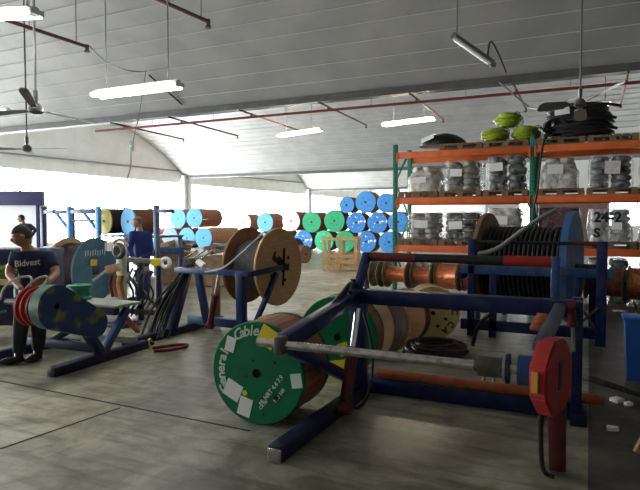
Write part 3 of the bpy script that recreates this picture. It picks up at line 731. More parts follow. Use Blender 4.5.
PALC = {}
SLOTS = (-3.065, -2.2425, -1.42, -.49, .3325, 1.155)
def slot(u): return min(SLOTS, key=lambda q: abs(q-u))
def low(root):
    bpy.context.view_layer.update()
    return min((c.matrix_world @ v.co).z for c in root.children_recursive if c.type == 'MESH' for v in c.data.vertices)
def rest(root, z):
    root.location.z += z+.001-low(root); return root
def pallet(u, v, z, label, w=.79, d=1.05):
    u = slot(u)
    if 'p' in PALC:
        return dup(PALC['p'], (u, v, z), 0, label)
    t = thing('wooden_pallet', label, 'pallet', (u, v, z), 0, 'pallets on the rack')
    for k in range(6): MB().box((-w/2+.06+k*(w-.12)/5, 0, .11), (.11, d, .018)).build('deck_board', M['pallet'], t, False)
    for y in (-d/2+.05, 0, d/2-.05):
        MB().box((0, y, .092), (w, .09, .018)).build('stringer_board', M['pallet'], t, False)
        for x in (-w/2+.05, 0, w/2-.05): MB().box((x, y, .049), (.1, .09, .068)).build('block', M['pallet'], t, False)
        MB().box((0, y, .0075), (w, .09, .015)).build('bottom_board', M['pallet'], t, False)
    PALC['p'] = t; return t
def wrapbox(w, d, h, m, t, mound=False, amt=.03):
    b = MB(); r = bmesh.ops.create_cube(b.b, size=1)
    bmesh.ops.subdivide_edges(b.b, edges=b.b.edges[:], cuts=9, use_grid_fill=True)
    for v in b.b.verts:
        x, y, z = v.co; q = (abs(2*x)**7+abs(2*y)**7)**(1/7); q = max(q, 1e-3)
        k = 1.0
        if mound: k = 1-.45*max(0, (z+.5)-.45)**1.5*1.6
        else: k = 1-.10*max(0, z)**2*2
        if max(abs(x), abs(y)) > .49: x, y = x/q*1.0*max(abs(2*x), abs(2*y))**0, y/q
        v.co = Vector((x*w*k, y*d*k, (z+.5)*h))
        if mound and z > .2: v.co.z -= .35*h*((2*x)**2+(2*y)**2)*.25
    b.jitter(amt, 6)
    for v in b.b.verts: v.co.z = max(v.co.z, .002)
    return b.build('wrap_film', M[m], t, False)
def stack(u, z, w, h, label, coil, film_='film', cols=2, layers=4, lab=None, mound=False, v=11.48, rows=2, d=.9, sheet='white', name='wrapped_coil_stack', writing=None, pl=None):
    pallet(u, v, z, pl or ('pallet under the '+label)); z += .121
    w = min(w, .69); m_ = max(0, .405-(w*.515+.035)); u = max(slot(u)-m_, min(slot(u)+m_, u))
    t = thing(name, label, 'coil stack', (u, v, z), random.uniform(-.012, .012), 'wrapped coil stacks on the rack')
    cw = w/cols; lh = h/layers; r = cw*.46
    for j in range(rows):
        for i in range(cols):
            for k in range(layers):
                rr = r*random.uniform(.9, 1.0); hh = lh*.5
                sc = 1-.25*max(0, k-layers+2) if mound else 1
                b = MB(); x0 = (-w/2+cw*(i+.5))*sc+random.uniform(-.01, .01); y0 = -d/2+d/rows*(j+.5); zz = lh*(k+.5)
                b.lathe([(rr*.45, -hh*.7), (rr*.7, -hh*.98), (rr*.92, -hh*.75), (rr, 0), (rr*.92, hh*.75), (rr*.7, hh*.98), (rr*.45, hh*.7), (rr*.45, -hh*.7)],
                        Matrix.Translation((x0, y0, zz)) @ Matrix.Rotation(PI/2, 4, 'X') @ Matrix.Diagonal((1, 1, d/rows/cw*.96, 1)), 20)
                b.build('coil', M[coil], t, False, 60)
    wrapbox(w*1.03, d*1.03, h*1.02, film_, t, mound)
    if lab:
        x, zz, lw, lh2 = lab
        MB().box((x, -d/2*1.03-.035, zz), (lw, .004, lh2), Matrix.Rotation(random.uniform(-.08, .08), 3, 'Y')).build('label_sheet', M[sheet], t, False)
    if writing:
        for txt, size, x, zz in writing:
            MB().mesh(text_mesh(txt, size, .002, .008), Matrix.Translation((x, -d/2*1.03-.04, zz)) @ RX90).build('painted_writing', M['paint_black'], t, False)
    return t
def uv(x, y=200, v=11.0): return P(x, y, v=v).x
# middle level, left bay
stack(uv(424), LV[1], .60, .50, 'rounded milky white wrapped stack at the left end of the middle shelf', 'coil_white', 'film_white', 2, 4, (-.05, .22, .3, .12), True)
stack(uv(459), LV[1], .62, .57, 'grey coil stack with yellow flecks, middle shelf, left of dark stack', 'coil_yel', 'film', 2, 5, (-.06, .34, .22, .14))
stack(uv(503), LV[1], .74, .62, 'black coil stack beside the green centre upright on middle shelf', 'coil_dark', 'film', 2, 4, (-.16, .42, .24, .15))
# middle level, right bay
stack(uv(558), LV[1], .62, .56, 'cream wrapped stack right of the green centre upright on middle shelf', 'coil_white', 'film_white', 2, 5, (-.06, .34, .26, .17), True)
stack(uv(598), LV[1], .68, .55, 'grey striped stack with pinkish label, middle shelf under the black cables', 'coil_dark', 'film', 2, 5, (.02, .34, .24, .22), sheet='coil_pink')
stack(uv(648), LV[1], .74, .68, 'tall pinkish wrapped stack cut by the right picture edge, middle shelf', 'coil_pink', 'film', 2, 5)
# lower level
stack(uv(422), LV[0], .60, .52, 'grey stack with white label at left end of the lower shelf', 'coil_grey', 'film', 2, 5, (.0, .30, .26, .15))
stack(uv(459), LV[0], .66, .52, 'grey black stack with white label, lower shelf, second from left', 'coil_dark', 'film', 2, 4, (-.06, .28, .26, .15))
stack(uv(503), LV[0], .62, .58, 'pale stack behind brown wooden reel flange on the lower shelf', 'coil_grey', 'film_white', 2, 4, (-.1, .38, .36, .16))
stack(uv(549), LV[0], .80, .58, 'plum netted stack behind the ribbed reel on the lower shelf', 'cablepurple', 'netting', 2, 3)
stack(uv(607), LV[0], .84, .56, 'silver stack with painted numbers 24-2 and S on lower shelf', 'coil_grey', 'film_silver', 2, 5, (.10, .30, .16, .17), writing=[('24-2', .24, -.04, .42), ('S', .22, -.20, .15)])
stack(uv(652), LV[0], .56, .48, 'silver stack cut by the right picture edge on lower shelf', 'coil_grey', 'film_silver', 2, 4)
# goods on the floor below the lowest beam
stack(uv(432), 0, .70, .66, 'pale wrapped stack on the floor under left end of the rack', 'coil_grey', 'film', 2, 5, v=11.55)
stack(uv(607, 260), 0, .80, .78, 'dark coil stack on floor under the rack behind the right stand post', 'coil_dark', 'film', 2, 5, v=11.55)
stack(uv(652, 260), 0, .62, .74, 'plum coil stack on floor under the rack at right picture edge', 'cablepurple', 'film', 2, 5, v=11.55)
# top level loads
pallet(uv(442, 155), 11.48, LV[2], 'pallet under black sheeted bundle on top of the rack')
t = thing('sheeted_bundle', 'flat bundle under black plastic with white sheet, top left of rack', 'bundle', (uv(438, 150), 11.4, LV[2]+.12), 0)
b = MB(); bmesh.ops.create_icosphere(b.b, subdivisions=4, radius=1)
for v in b.b.verts:
    v.co = Vector((v.co.x*.46*(1-.12*v.co.z), v.co.y*.4, max(0, v.co.z)**.6*.25 if v.co.z > 0 else 0))
b.jitter(.025, 5)
for v in b.b.verts: v.co.z = max(.0, v.co.z)
b.build('plastic_sheet', M['tarp'], t, False)
bb = MB().box((-.22, -.36, .13), (.26, .01, .17), Matrix.Rotation(R(-22), 3, 'Y') @ Matrix.Rotation(R(-52), 3, 'X')).build('paper_sheet', M['white'], t, False)
pallet(uv(508, 155), 11.48, LV[2], 'pallet under yellow green cable bundles on top of the rack')
def bundle(label, x, y, w, h, vv=11.3, zz=None):
    c = P(x, y, v=vv); t = thing('cable_bundle', label, 'cable bundle', (c.x, c.y, zz), random.uniform(-.2, .2), 'yellow green cable bundles')
    b = MB()
    for k in range(7):
        f = (k-3)/3.0; rr = .5*w*math.sqrt(max(.08, 1-.75*f*f))
        b.torus((0, 0, h/2+f*h*.40), (random.uniform(-.05, .05), random.uniform(-.05, .05), 1), rr*.78, h*.15, 30, 8, .02, .8)
    b.torus((0, 0, h/2), (0, 0, 1), w*.22, h*.32, 24, 10, 0, .8)
    b.build('wound_cable', M['yellowgreen'], t, False)
    for a in (-.6, .9, 2.4):
        MB().torus((math.cos(a)*w*.36, math.sin(a)*w*.29, h/2), (-math.sin(a), math.cos(a), 0), h*.5, .008, 16, 6).build('tie', M['rubber'], t, False)
    rest(t, zz)
    return t
zt = LV[2]+.120
bundle('yellow green cable bundle lying lower left of the three on the rack', 495, 150, .66, .24, 11.3, zt)
bundle('yellow green cable bundle lying lower right of the three on the rack', 526, 150, .64, .25, 11.3, zt)
bundle('yellow green cable bundle resting on top of the other two', 508, 128, .62, .24, 11.3, zt+.28)
for x, l_ in ((566, 'left'), (602, 'right')): pallet(uv(x, 150), 11.48, LV[2], 'pallet under the %s half of the black cable pile' % l_)
p = P(585, 140, v=11.35); zt2 = LV[2]+.125
big2 = thing('cable_coil', 'huge heap of coiled black cable on top of the rack at upper right', 'cable coil', (p.x-.10, 11.45, zt2))
b = MB()
for k in range(34):
    f = k//4
    rr = random.uniform(.42, .60)*(1-.02*f)
    b.torus((random.uniform(-.06, .06), random.uniform(-.04, .04), .03+f*.064+random.uniform(0, .02)), (random.uniform(-.08, .08), random.uniform(-.08, .08), 1), rr, .03, 40, 7, .03, .85)
b.build('wound_cable', M['cable'], big2, False)
b = MB()
for k in range(5): b.torus((-.35, -.40, .16+.012*k), (.25*k-.4, 1, .5), .24-.02*k, .018, 30, 7, .04, .62)
b.build('loose_loops', M['cable'], big2, False)
for (x0, z0, x1) in ((.4, .12, .60), (.4, .3, .58), (.4, .5, .64)): MB().tube([(x0-.3, -.35, z0), (x0, -.4, z0+.02), (x1, -.3, z0-.03)], .026, 8, smooth=1).build('cable_end', M['cable'], big2, False)
MB().box((-.27, -.56, .42), (.24, .006, .17), Matrix.Rotation(R(-6), 3, 'Y') @ Matrix.Rotation(R(-22), 3, 'X')).build('paper_sheet', M['white'], big2, False)
b = MB()
for k in range(4): b.lathe([(.08, 0), (.45, 0), (.45, .14), (.08, .14), (.08, 0)], Matrix.Translation((0, 0, .14*k)) @ Matrix.Rotation(PI/2, 4, 'X') @ Matrix.Diagonal((1, 1, .85, 1)), 30)
b.build('inner_turns', M['rubber'], big2, False)
rest(big2, LV[2]+.120)
MB().tube([P(553, 132, v=11.1), P(546, 136, v=10.87), P(541, 152, v=10.84), P(538, 190, v=10.86), P(532, 215, v=10.86), P(536, 228, v=10.86)], .018, 7, smooth=2).build('hanging_cable_end', M['rubber'], big2)
MB().tube([P(554, 131, v=11.1), P(547, 132, v=10.88), P(540, 127, v=10.86), P(531, 130, v=10.86), P(535, 138, v=10.86), P(537, 149, v=10.86)], .012, 6, smooth=2).build('looped_cable_end', M['rubber'], big2)

# ------------------------------------------------------------------ drums along the far side
def far_drum(x, y, rpx, Z, label, face, lag='lagging', L=.85, rz=0, group='far cable drums', back=None):
    c = P(x, y, v=26.4+Z); r = rpx/F*(c-Vector((0, 0, CAM_H))).dot(FW)
    if c.z-r < .2: c.z = r
    return drum('cable_drum', label, (c.x, c.y, max(0, c.z-r)), rz, r, L, face, lag, back, True, 4, .05, .055, group)
ZR = 0
far_drum(366, 241.5, 10.8, ZR, 'blue drum with white patches, bottom row of far pile, left of two', 'drumblue_patched', 'lagging_brown')
far_drum(389, 241.5, 10.8, ZR, 'plain blue drum, bottom row of far pile, close to rack upright', 'drumblue')
far_drum(345, 241.6, 10.6, ZR, 'green drum, bottom row of far pile behind wooden crate', 'drumgreen')
far_drum(324, 241.2, 10.4, ZR, 'green drum mostly hidden, bottom row between blue and green drums', 'drumgreen_patched', 'lagging')
far_drum(303, 240.5, 10.4, ZR, 'blue drum on floor right of big brown reel, far row', 'drumblue_patched', 'lagging')
far_drum(356, 222.5, 10.4, ZR, 'blue drum in middle row, touching the taller green drum', 'drumblue_patched')
far_drum(377.3, 222.5, 10.6, ZR, 'blue drum with most white patches in the middle row of far pile', 'drumblue_patched')
far_drum(398, 222, 10.6, ZR, 'blue drum seen half behind left green rack upright', 'drumblue')
far_drum(334.3, 220.8, 11.2, ZR, 'larger bright green drum standing high in the far pile', 'drumgreen', 'lagging')
far_drum(311.5, 222, 10.4, ZR, 'bright green drum with reddish barrel, left end of the green pair', 'drumgreen', 'lagging', 1.4)
far_drum(365.5, 202.2, 10.9, ZR, 'largest blue drum on top of the far pile', 'drumblue', 'lagging_brown')
far_drum(346.5, 205, 8.2, ZR, 'smaller blue drum at top left of the far pile', 'drumblue', 'lagging')
far_drum(386, 203, 9.6, ZR, 'top row blue drum with yellowish barrel beside rack upright', 'drumblue', 'wood_yellow')
far_drum(291, 221.0, 9.9, ZR, 'glare whitened drum with red brown barrel left of green drum', 'drumglare', 'lagging', 1.4)
far_drum(281, 240.4, 9.9, ZR, 'glare whitened drum low behind the big brown reel', 'drumglare', 'lagging', 1.4)
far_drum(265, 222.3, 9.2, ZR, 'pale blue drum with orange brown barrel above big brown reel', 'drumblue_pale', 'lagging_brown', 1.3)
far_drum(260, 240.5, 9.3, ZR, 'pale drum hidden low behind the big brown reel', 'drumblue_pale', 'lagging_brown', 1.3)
far_drum(243, 222.5, 9, ZR, 'washed out white drum in glare left of pale blue drum', 'drumglare', 'lagging_brown', 1.2)
far_drum(239, 240.3, 9, ZR, 'washed out white drum on the floor in window glare', 'drumglare', 'lagging_brown', 1.2)
ZL = 0
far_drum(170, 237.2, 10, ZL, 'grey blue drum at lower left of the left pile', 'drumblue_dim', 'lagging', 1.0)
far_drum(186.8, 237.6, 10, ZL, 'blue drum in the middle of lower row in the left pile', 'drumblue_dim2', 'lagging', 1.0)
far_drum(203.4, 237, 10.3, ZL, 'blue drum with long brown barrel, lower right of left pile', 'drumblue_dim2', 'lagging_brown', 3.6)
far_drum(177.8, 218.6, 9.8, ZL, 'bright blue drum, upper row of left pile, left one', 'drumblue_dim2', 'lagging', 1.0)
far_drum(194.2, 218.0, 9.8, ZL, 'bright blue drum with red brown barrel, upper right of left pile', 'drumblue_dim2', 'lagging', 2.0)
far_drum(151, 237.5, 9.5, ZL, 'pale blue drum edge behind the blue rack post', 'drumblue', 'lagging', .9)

# ------------------------------------------------------------------ wooden crate and middle clutter
p0 = P(322, 270, z=0); cr = thing('wooden_crate', 'open pale wooden crate with slats standing on bright floor before green drums', 'crate', (p0.x+.5, p0.y+.45, 0), R(12))
for x in (-.5, 0, .5):
    for y in (-.35, .35): MB().box((x, y, .54), (.09, .05, 1.08)).build('post', M['wood_pale'], cr, False)
for y in (-.385, .385):
    for z in (.08, .28, .46): MB().box((0, y, z), (1.1, .02, .11)).build('slat', M['wood_pale'], cr, False)
MB().box((-.26, -.41, .26), (.62, .02, .09), Matrix.Rotation(R(30), 3, 'Y')).build('brace', M['wood_pale'], cr, False)
for y in (-.3, -.1, .1, .3): MB().box((0, y, .95), (1.12, .16, .02)).build('top_board', M['wood_pale'], cr, False)
MB().box((0, 0, .985), (1.14, .8, .05)).build('lid', M['wood'], cr, False)
p0 = P(303, 268, z=0)
drum('cable_drum', 'small dark red drum peeking from behind the big brown reel', P(306, 263, z=0)*1, R(75), .33, .42, 'wood_dark', 'reddark', bolts=0)
drum('cable_drum', 'small navy drum behind the big brown reel, beside dark red drum', P(297, 258, z=0)*1, R(70), .42, .45, 'navy_dark', 'navy_dark', bolts=0)

def cardbox(label, x, y, w, d, h, m, rz=.4):
    p = P(x, y, z=0)
    t = thing('wooden_box', label, 'box', (p.x, p.y, 0), rz, None)
    b = MB().box((0, 0, h/2), (w, d, h), None, .01).build('body', M[m], t, False)
    for k in range(4): MB().box((0, -d/2-.012, h*(.13+.245*k)), (w, .024, h*.21)).build('side_board', M[m], t, False)
    for s_ in (-1, 1): MB().box((s_*(w/2-.05), -d/2-.03, h/2), (.08, .02, h)).build('batten', M['wood_pale'], t, False)
    return t, p
bx1, p1 = cardbox('tan wooden box heaped with pale scrap behind the blue overalled worker', 177, 282.4, .93, .75, .80, 'boxwood')
bx2, p2 = cardbox('tan wooden box heaped with brown scrap left of big brown reel', 220, 285, .9, .7, .74, 'boxwood')
for i, (pp, mm, lab) in enumerate(((p1, 'coil_grey', 'heap of crumpled pale scrap sheet on the left tan box'), (p2, 'wood_pale', 'heap of brown and cream scrap on the right tan box'))):
    h = .801 if i == 0 else .741
    t = thing('scrap_heap', lab, 'scrap', (pp.x, pp.y, h), .4)
    for k in range(9):
        b = MB().box((random.uniform(-.32, .32), random.uniform(-.25, .25), .10+.02*k), (random.uniform(.2, .42), random.uniform(.15, .3), random.uniform(.03, .12)),
               Matrix.Rotation(random.uniform(-.6, .6), 3, 'Z') @ Matrix.Rotation(random.uniform(-.4, .4), 3, 'X') @ Matrix.Rotation(random.uniform(-.3, .3), 3, 'Y'))
        b.jitter(.03, 7)
        for v in b.b.verts: v.co.z = max(v.co.z, .0)
        b.build('scrap_piece', M[[mm, 'coil_white', 'cardboard', 'drumblue_grey', 'wood_pale'][k % 5]], t, False)

# ------------------------------------------------------------------ second stand with the brown reel
s2 = thing('reel_stand', 'blue reel stand holding the big brown wooden reel in the middle ground', 'machine', (-4.7, 6.6, 0))
def b2(name, p0, p1, w, h, m='navy', par=None): return MB().bar(p0, p1, w, h).build(name, M[m], par or s2)
b2('base_rail', (-5.23, 5.35, .05), (-5.23, 7.4, .05), .12, .10, 'navy_dark'); b2('base_rail', (-4.12, 6.0, .05), (-4.12, 7.6, .05), .12, .10, 'navy_dark')
b2('cross_beam', (-5.3, 6.72, .14), (-4.1, 6.72, .14), .12, .12, 'steelblue')
b2('upright', P(168, 338, u=-5.23), P(187, 268, u=-5.23), .14, .13)
b2('top_beam', (-5.25, 6.36, .90), (-4.1, 6.29, .90), .075, .075, 'steelblue')
b2('post', (-4.86, 6.55, .15), (-4.86, 6.35, .88), .09, .08, 'steelblue'); b2('post', (-4.14, 6.34, .08), (-4.12, 6.29, .93), .11, .11)
b2('hub_arm', (-4.10, 6.25, .90), (-3.955, 6.25, .90), .06, .07); b2('hub_arm', (-3.955, 6.23, .90), (-3.87, 6.96, .94), .05, .07); b2('strut', (-3.97, 6.30, .12), (-3.885, 6.82, .87), .06, .06)
b2('post', (-5.2, 7.25, .1), (-5.2, 7.25, .75), .09, .09, 'wood_dark')
ram((-4.72, 6.42, .14), (-4.52, 6.36, .86), .62, .045, s2)
for k in range(11):
    o_ = Vector((random.uniform(-.05, .05), random.uniform(-.06, .06), 0))
    a = P(187, 268, u=-5.2)+o_; c = P(168, 338, u=-5.2)+o_
    MB().tube([a+Vector((.08, -.06, .05)), a.lerp(c, .15)+Vector((.10-.01*k, -.13, 0)), a.lerp(c, .5)+Vector((.08-.025*k, -.13-.012*k, 0)), a.lerp(c, .85)+Vector((.06-.02*k, -.12-.02*k, .04)), (c.x-.02*k+.12, c.y-.2-.02*k, .03)], .016, 7, smooth=2).build('hydraulic_hose', M['rubber'], s2)
a = P(192, 262, u=-5.15)
MB().box(a, (.16, .2, .12), Matrix.Rotation(.3, 3, 'Z'), .01).build('valve_block', M['darksteel'], s2)
for dx in (-.1, .05, .18): MB().bar(a+Vector((dx, -.05, .05)), a+Vector((dx+.12, .1, .17)), .025, .02).build('valve_lever', M['steel'], s2)
MB().cyl(a+Vector((.2, -.12, .02)), a+Vector((.32, -.14, -.04)), .045, n=14).build('oil_filter', M['white'], s2)
# the reel: local drum turned towards the camera
n_ang = R(90-7)
fc = P(280, 267, Z=8.0)
br = drum('cable_reel', 'big brown wooden reel of charcoal cable with burnt cross mark on its face', (fc.x, fc.y, .40), n_ang, .545, .60, 'wood', 'cablegrey', back='wood_dark', bolts=4, ft=.035, hub=.04, slats=False, core=.035, rl=.36)
z = .545
b = MB()
for (x0, z0, x1, z1, w_) in ((-.19, .15, .06, .0, .075), (.0, .0, .19, -.02, .10), (.06, .26, .04, -.10, .06), (.05, -.08, .03, -.27, .045), (-.04, .06, .09, -.06, .11), (-.06, .13, .08, .03, .06), (-.13, -.02, .0, -.03, .03)):
    b.bar((x0+.02, -.004, z+z0), (x1+.02, -.004, z+z1), .008, w_, 0)
b.build('burnt_cross_mark', M['rubber'], br, False)
MB().tube([P(205, 272, v=6.17), P(222, 270, v=6.17), P(243, 252, v=6.2), P(258, 238, v=6.45), P(263, 232, v=6.75)], .013, 8, smooth=2).build('cable_end', M['cablesilver'], br)

# hoses and tools on the floor by the stand
yt = P(150, 347, z=0)
hz = thing('hose', 'short dark red hose with yellow fitting lying on floor by middle stand', 'hose', yt)
MB().tube([P(153, 348, z=.02), P(166, 346, z=.02), P(182, 344, z=.02), P(190, 345, z=.02), P(172, 350, z=.02), P(154, 351, z=.02)], .018, 8, smooth=2).build('hose_tube', M['reddark'], hz)
f = MB().torus(yt+Vector((0, 0, .058)), (.9, .3, .1), .04, .016, 18, 8).build('hose_fitting', M['yellow'], hz)
MB().cyl(yt+Vector((-.03, 0, .05)), yt+Vector((.06, 0, .05)), .02, n=10).build('plug', M['rubber'], f)

# ------------------------------------------------------------------ winder at the left
wd = thing('cable_winder', 'blue cable winder with tapered graffiti guard and red drum at the left', 'machine', (-5.0, 4.5, 0))
def b3(name, p0, p1, w, h, m='navy', par=None): return MB().bar(p0, p1, w, h).build(name, M[m], par or wd)
b3('base_rail', (-4.93, 4.02, .05), (-5.0, 5.46, .05), .11, .10, 'navy_dark'); b3('base_rail', (-6.1, 4.0, .05), (-6.1, 5.4, .05), .11, .10, 'navy_dark')
b3('cross_beam', (-6.2, 4.72, .13), (-4.95, 4.8, .13), .10, .1, 'navy_dark'); b3('cross_beam', (-6.1, 5.15, .13), (-5.0, 5.3, .13), .09, .08, 'greyplate')
c1, c2, q1, q2 = (3.96, .735), (4.46, .49), .222, .15
pts = []
d = Vector((c2[0]-c1[0], c2[1]-c1[1])); base = math.atan2(d.y, d.x); dl = d.length; off = math.acos((q1-q2)/dl)
for k in range(29):
    a = base+off+(2*PI-2*off)*k/28; pts.append((c1[0]+q1*math.cos(a), c1[1]+q1*math.sin(a)))
for k in range(15):
    a = base-off+2*off*k/14; pts.append((c2[0]+q2*math.cos(a), c2[1]+q2*math.sin(a)))
MB().prism(pts, .025, 'u', -4.775).build('belt_guard', M['guard'], wd)
MB().prism([(c1[0]+(a-c1[0])*1.0, z) for a, z in pts], .105, 'u', -4.88).build('guard_rim', M['guardrim'], wd)
rd = lambda pr: MB().lathe(pr, Matrix.Translation((0, 3.94, .73)) @ Matrix.Rotation(-PI/2, 4, 'Z'), 36)
wdr = rd([(.03, -5.10), (.20, -5.10), (.20, -5.07), (.165, -5.06), (.165, -5.03), (.195, -5.02), (.195, -5.0), (.165, -4.99), (.165, -4.95), (.19, -4.94), (.19, -4.92), (.03, -4.92)]).build('red_drum', M['red'], wd)
MB().cyl((-5.5, 3.96, .75), (-4.75, 3.96, .75), .03, n=12).build('axle', M['darksteel'], wd)
b3('table_plate', (-6.15, 5.08, .60), (-4.90, 5.08, .60), .42, .03, 'greyplate'); b3('table_beam', (-5.9, 4.92, .54), (-4.92, 4.92, .54), .08, .08, 'navy')
b3('leg', (-4.96, 4.72, .08), (-4.94, 5.1, .55), .08, .08, 'steelblue'); b3('leg', (-4.96, 4.72, .08), (-4.92, 4.45, .42), .1, .09)
b3('leg', (-5.9, 4.75, .1), (-5.12, 5.0, .58), .08, .07, 'navy_dark')
b3('orange_brace', P(124, 316, v=5.3), P(138, 331, z=.05), .06, .06, 'orange_rust')
# silver cable strands fed over the worker's reel
for k, (pts, lab) in enumerate((([(0, 300), (4, 286), (18, 277), (33, 276), (30, 289)], 'left silver cable strand arching onto the red winder drum'), ([(22, 294), (30, 283), (42, 276), (50, 277), (40, 291)], 'right silver cable strand arching onto red winder drum'))):
    MB().tube([P(x, y, Z=5.75) for x, y in pts], .012, 7, smooth=3).build('cable_strand', M['cablesilver'], wd)
t = tag(MB().bar(P(-4, 314, Z=7.0), P(6, 311, Z=7.0), .03, .03).bar(P(-4, 314, Z=7.0), P(-4, 314, Z=7.0)-Vector((0, 0, P(-4, 314, Z=7.0).z)), .03, .03).build('guide_bar', M['rackgreen']), 'thin green guide bar at left edge beside the worker with lettered shirt', 'bar')

# ------------------------------------------------------------------ teal reel, guide post, bench
p = P(96, 270, Z=10.6)
tr_ = drum('cable_reel', 'teal blue wooden reel with yellow sticker standing behind the winder', (p.x, p.y, max(.0, p.z-.6)), R(97), .60, .62, 'bluereel', 'cablepurple', back='wood', bolts=0, hub=.05, slats=False, core=.04, rl=.5)
MB().box((-.06, -.002, .74), (.17, .006, .12), Matrix.Rotation(.1, 3, 'Y')).build('yellow_sticker', M['yellow'], tr_, False)
b = MB()
for k in range(9): b.box((-.27+.065*k, -.002, .92+.012*math.sin(k*2)), (.018, .005, .10))
b.build('white_scribble', M['paint_white'], tr_, False)
MB().box((.30, -.002, 1.02), (.1, .006, .15)).build('paper_label', M['white'], tr_, False)
MB().box((.0, -.003, .60), (.17, .012, .17), None, .01).build('hub_plate', M['navy_dark'], tr_, False)
gpz = P(122, 300, Z=8.6); gpost = thing('wire_guide_post', 'rusty wire guide post with round head standing between teal reel and bench', 'machine', (gpz.x, gpz.y, 0))
B0 = Vector((gpz.x, gpz.y, 0))
MB().bar(B0, B0+Vector((0, 0, 1.2)), .12, .10).build('post', M['greyplate'], gpost)
MB().box(B0+Vector((0, 0, .03)), (.4, .4, .06), None, .01).build('base_plate', M['navy_dark'], gpost)
hd = P(119, 251, Z=8.5); MB().torus(hd, FW+RT*.5, .085, .04, 26, 10).cyl(hd+FW*.03, hd-FW*.03, .07, n=22).build('guide_wheel', M['darksteel'], gpost)
MB().tube([P(113, 244, Z=8.45), P(118, 239, Z=8.45), P(124, 240, Z=8.45), P(128, 246, Z=8.45)], .022, 8, smooth=1).build('wheel_guard', M['wood_pale'], gpost)
MB().box(P(110, 247, Z=8.4), (.07, .05, .12), Matrix.Rotation(YAW, 3, 'Z')).build('paper_tag', M['white'], gpost)
MB().bar(P(107, 270, Z=8.4), P(119, 267, Z=8.4), .12, .12).build('bearing_block', M['wood_pale'], gpost)
for k, (mm, dx) in enumerate((('reddark', 0), ('orange_rust', 4), ('wood_yellow', 8), ('orange_rust', 11))): MB().tube([P(112+dx, 275, Z=8.35), P(110+dx, 285, Z=8.4), P(113+dx, 297, Z=8.4)], .025, 7, smooth=1).build('hanging_rag', M[mm], gpost)
MB().bar(P(93, 281, Z=8.35), P(107, 270, Z=8.35), .035, .035).build('handle', M['cablesilver'], gpost)
tag(MB().lathe([(.03, 0), (.15, 0), (.15, .03), (.12, .04), (.12, .14), (.15, .15), (.15, .18), (.03, .18)], Matrix.Translation(Vector((-5.72, 5.1, .616))) @ Matrix.Rotation(PI/2, 4, 'X'), 28).build('wire_spool', M['rackgreen']), 'small green spool resting on the winder table plate', 'spool')

bn = thing('work_bench', 'narrow steel bench with yellow end block in front of the overalled worker', 'bench', tuple(P(135, 318, z=0)))
ba, bb_ = P(121, 259, Z=9.1), P(160, 262, Z=9.1)
MB().bar(ba, bb_, .16, .07).build('bench_top', M['benchgrey'], bn)
MB().bar(bb_-RT*.12, bb_+RT*.02, .18, .11).build('yellow_end_block', M['yellow'], bn)
for f in (.06, .5, .97):
    q = ba.lerp(bb_, f); MB().bar(q, (q.x, q.y, 0), .07, .07).build('leg', M['navy_dark'], bn)
MB().bar(ba.lerp(bb_, .08)-Vector((0, 0, .2)), ba.lerp(bb_, .95)-Vector((0, 0, .75)), .05, .05).build('brace', M['darksteel'], bn)
q = ba.lerp(bb_, .5); MB().bar(ba.lerp(bb_, .0)-Vector((0, 0, .82)), bb_-Vector((0, 0, .82)), .1, .08).build('lower_rail', M['darksteel'], bn)
wh = P(166, 263, Z=9.0); MB().torus(wh, FW+RT*.4, .07, .035, 22, 10).build('hand_wheel', M['white'], bn)
MB().cyl(wh, bb_, .02, n=10).build('wheel_spindle', M['darksteel'], bn)
for k in range(5):
    x = 133+5*k; MB().tube([P(x, 268+k, Z=8.9), P(x-6, 280, Z=8.8), P(x+3, 296, Z=8.8), P(x-12, 318-k, z=.03)], .016, 7, smooth=2).build('hanging_hose', M['rubber'], bn)
tag(MB().box(P(141, 300, z=0)+Vector((0, .2, .23)), (.42, .25, .46), Matrix.Rotation(YAW, 3, 'Z'), .05).jitter(.03, 5).build('white_sack', M['white']), 'crumpled white sack standing on floor under the narrow bench', 'sack')

# ------------------------------------------------------------------ blue rack with drums, navy booth
br_ = thing('drum_rack', 'light blue steel rack holding drums along the glaring window wall', 'rack', (-10.6, 10, 0))
for x, m in ((-12.43, 'navy'), (-11.5, 'brightblue'), (-10.55, 'brightblue'), (-8.78, 'steelblue')):
    MB().bar((x, 10, 0), (x, 10, 1.93), .10, .10).build('post', M[m], br_)
    if x in (-11.5, -10.55): MB().bar((x-.02, 10, 1.35), (x-.55, 10, 1.85), .08, .06).build('brace', M['brightblue'], br_)
    if x < -10: MB().bar((x, 10.9, 0), (x, 10.9, 1.93), .1, .1).build('post', M['steelblue'], br_)
for x0, x1 in ((-12.4, -11.5), (-11.5, -10.55), (-8.78, -8.3)): MB().bar((x0, 10, 1.8), (x1, 10, 1.8), .08, .1).build('top_rail', M['steelblue'], br_)
MB().bar((-12.43, 10, .86), (-8.78, 10, .86), .1, .16).build('lower_rail', M['steelblue'], br_); MB().bar((-12.43, 10.9, .86), (-8.78, 10.9, .86), .1, .16).build('lower_rail', M['steelblue'], br_)
MB().cyl((-11.5, 10.0, 1.58), (-10.55, 10.0, 1.58), .03, n=10).build('drum_bar', M['cablegrey'], br_)
MB().box((-9.66, 10.45, 1.22), (1.76, .98, .05), None, .01).build('shelf', M['steelblue'], br_)
MB().bar((-8.86, 10.9, 0), (-8.86, 10.9, 1.2), .08, .08).build('post', M['steelblue'], br_)
MB().box((-11.5, 10.45, .45), (1.7, .8, .9), None, .01).build('cabinet_base', M['steelblue'], br_)
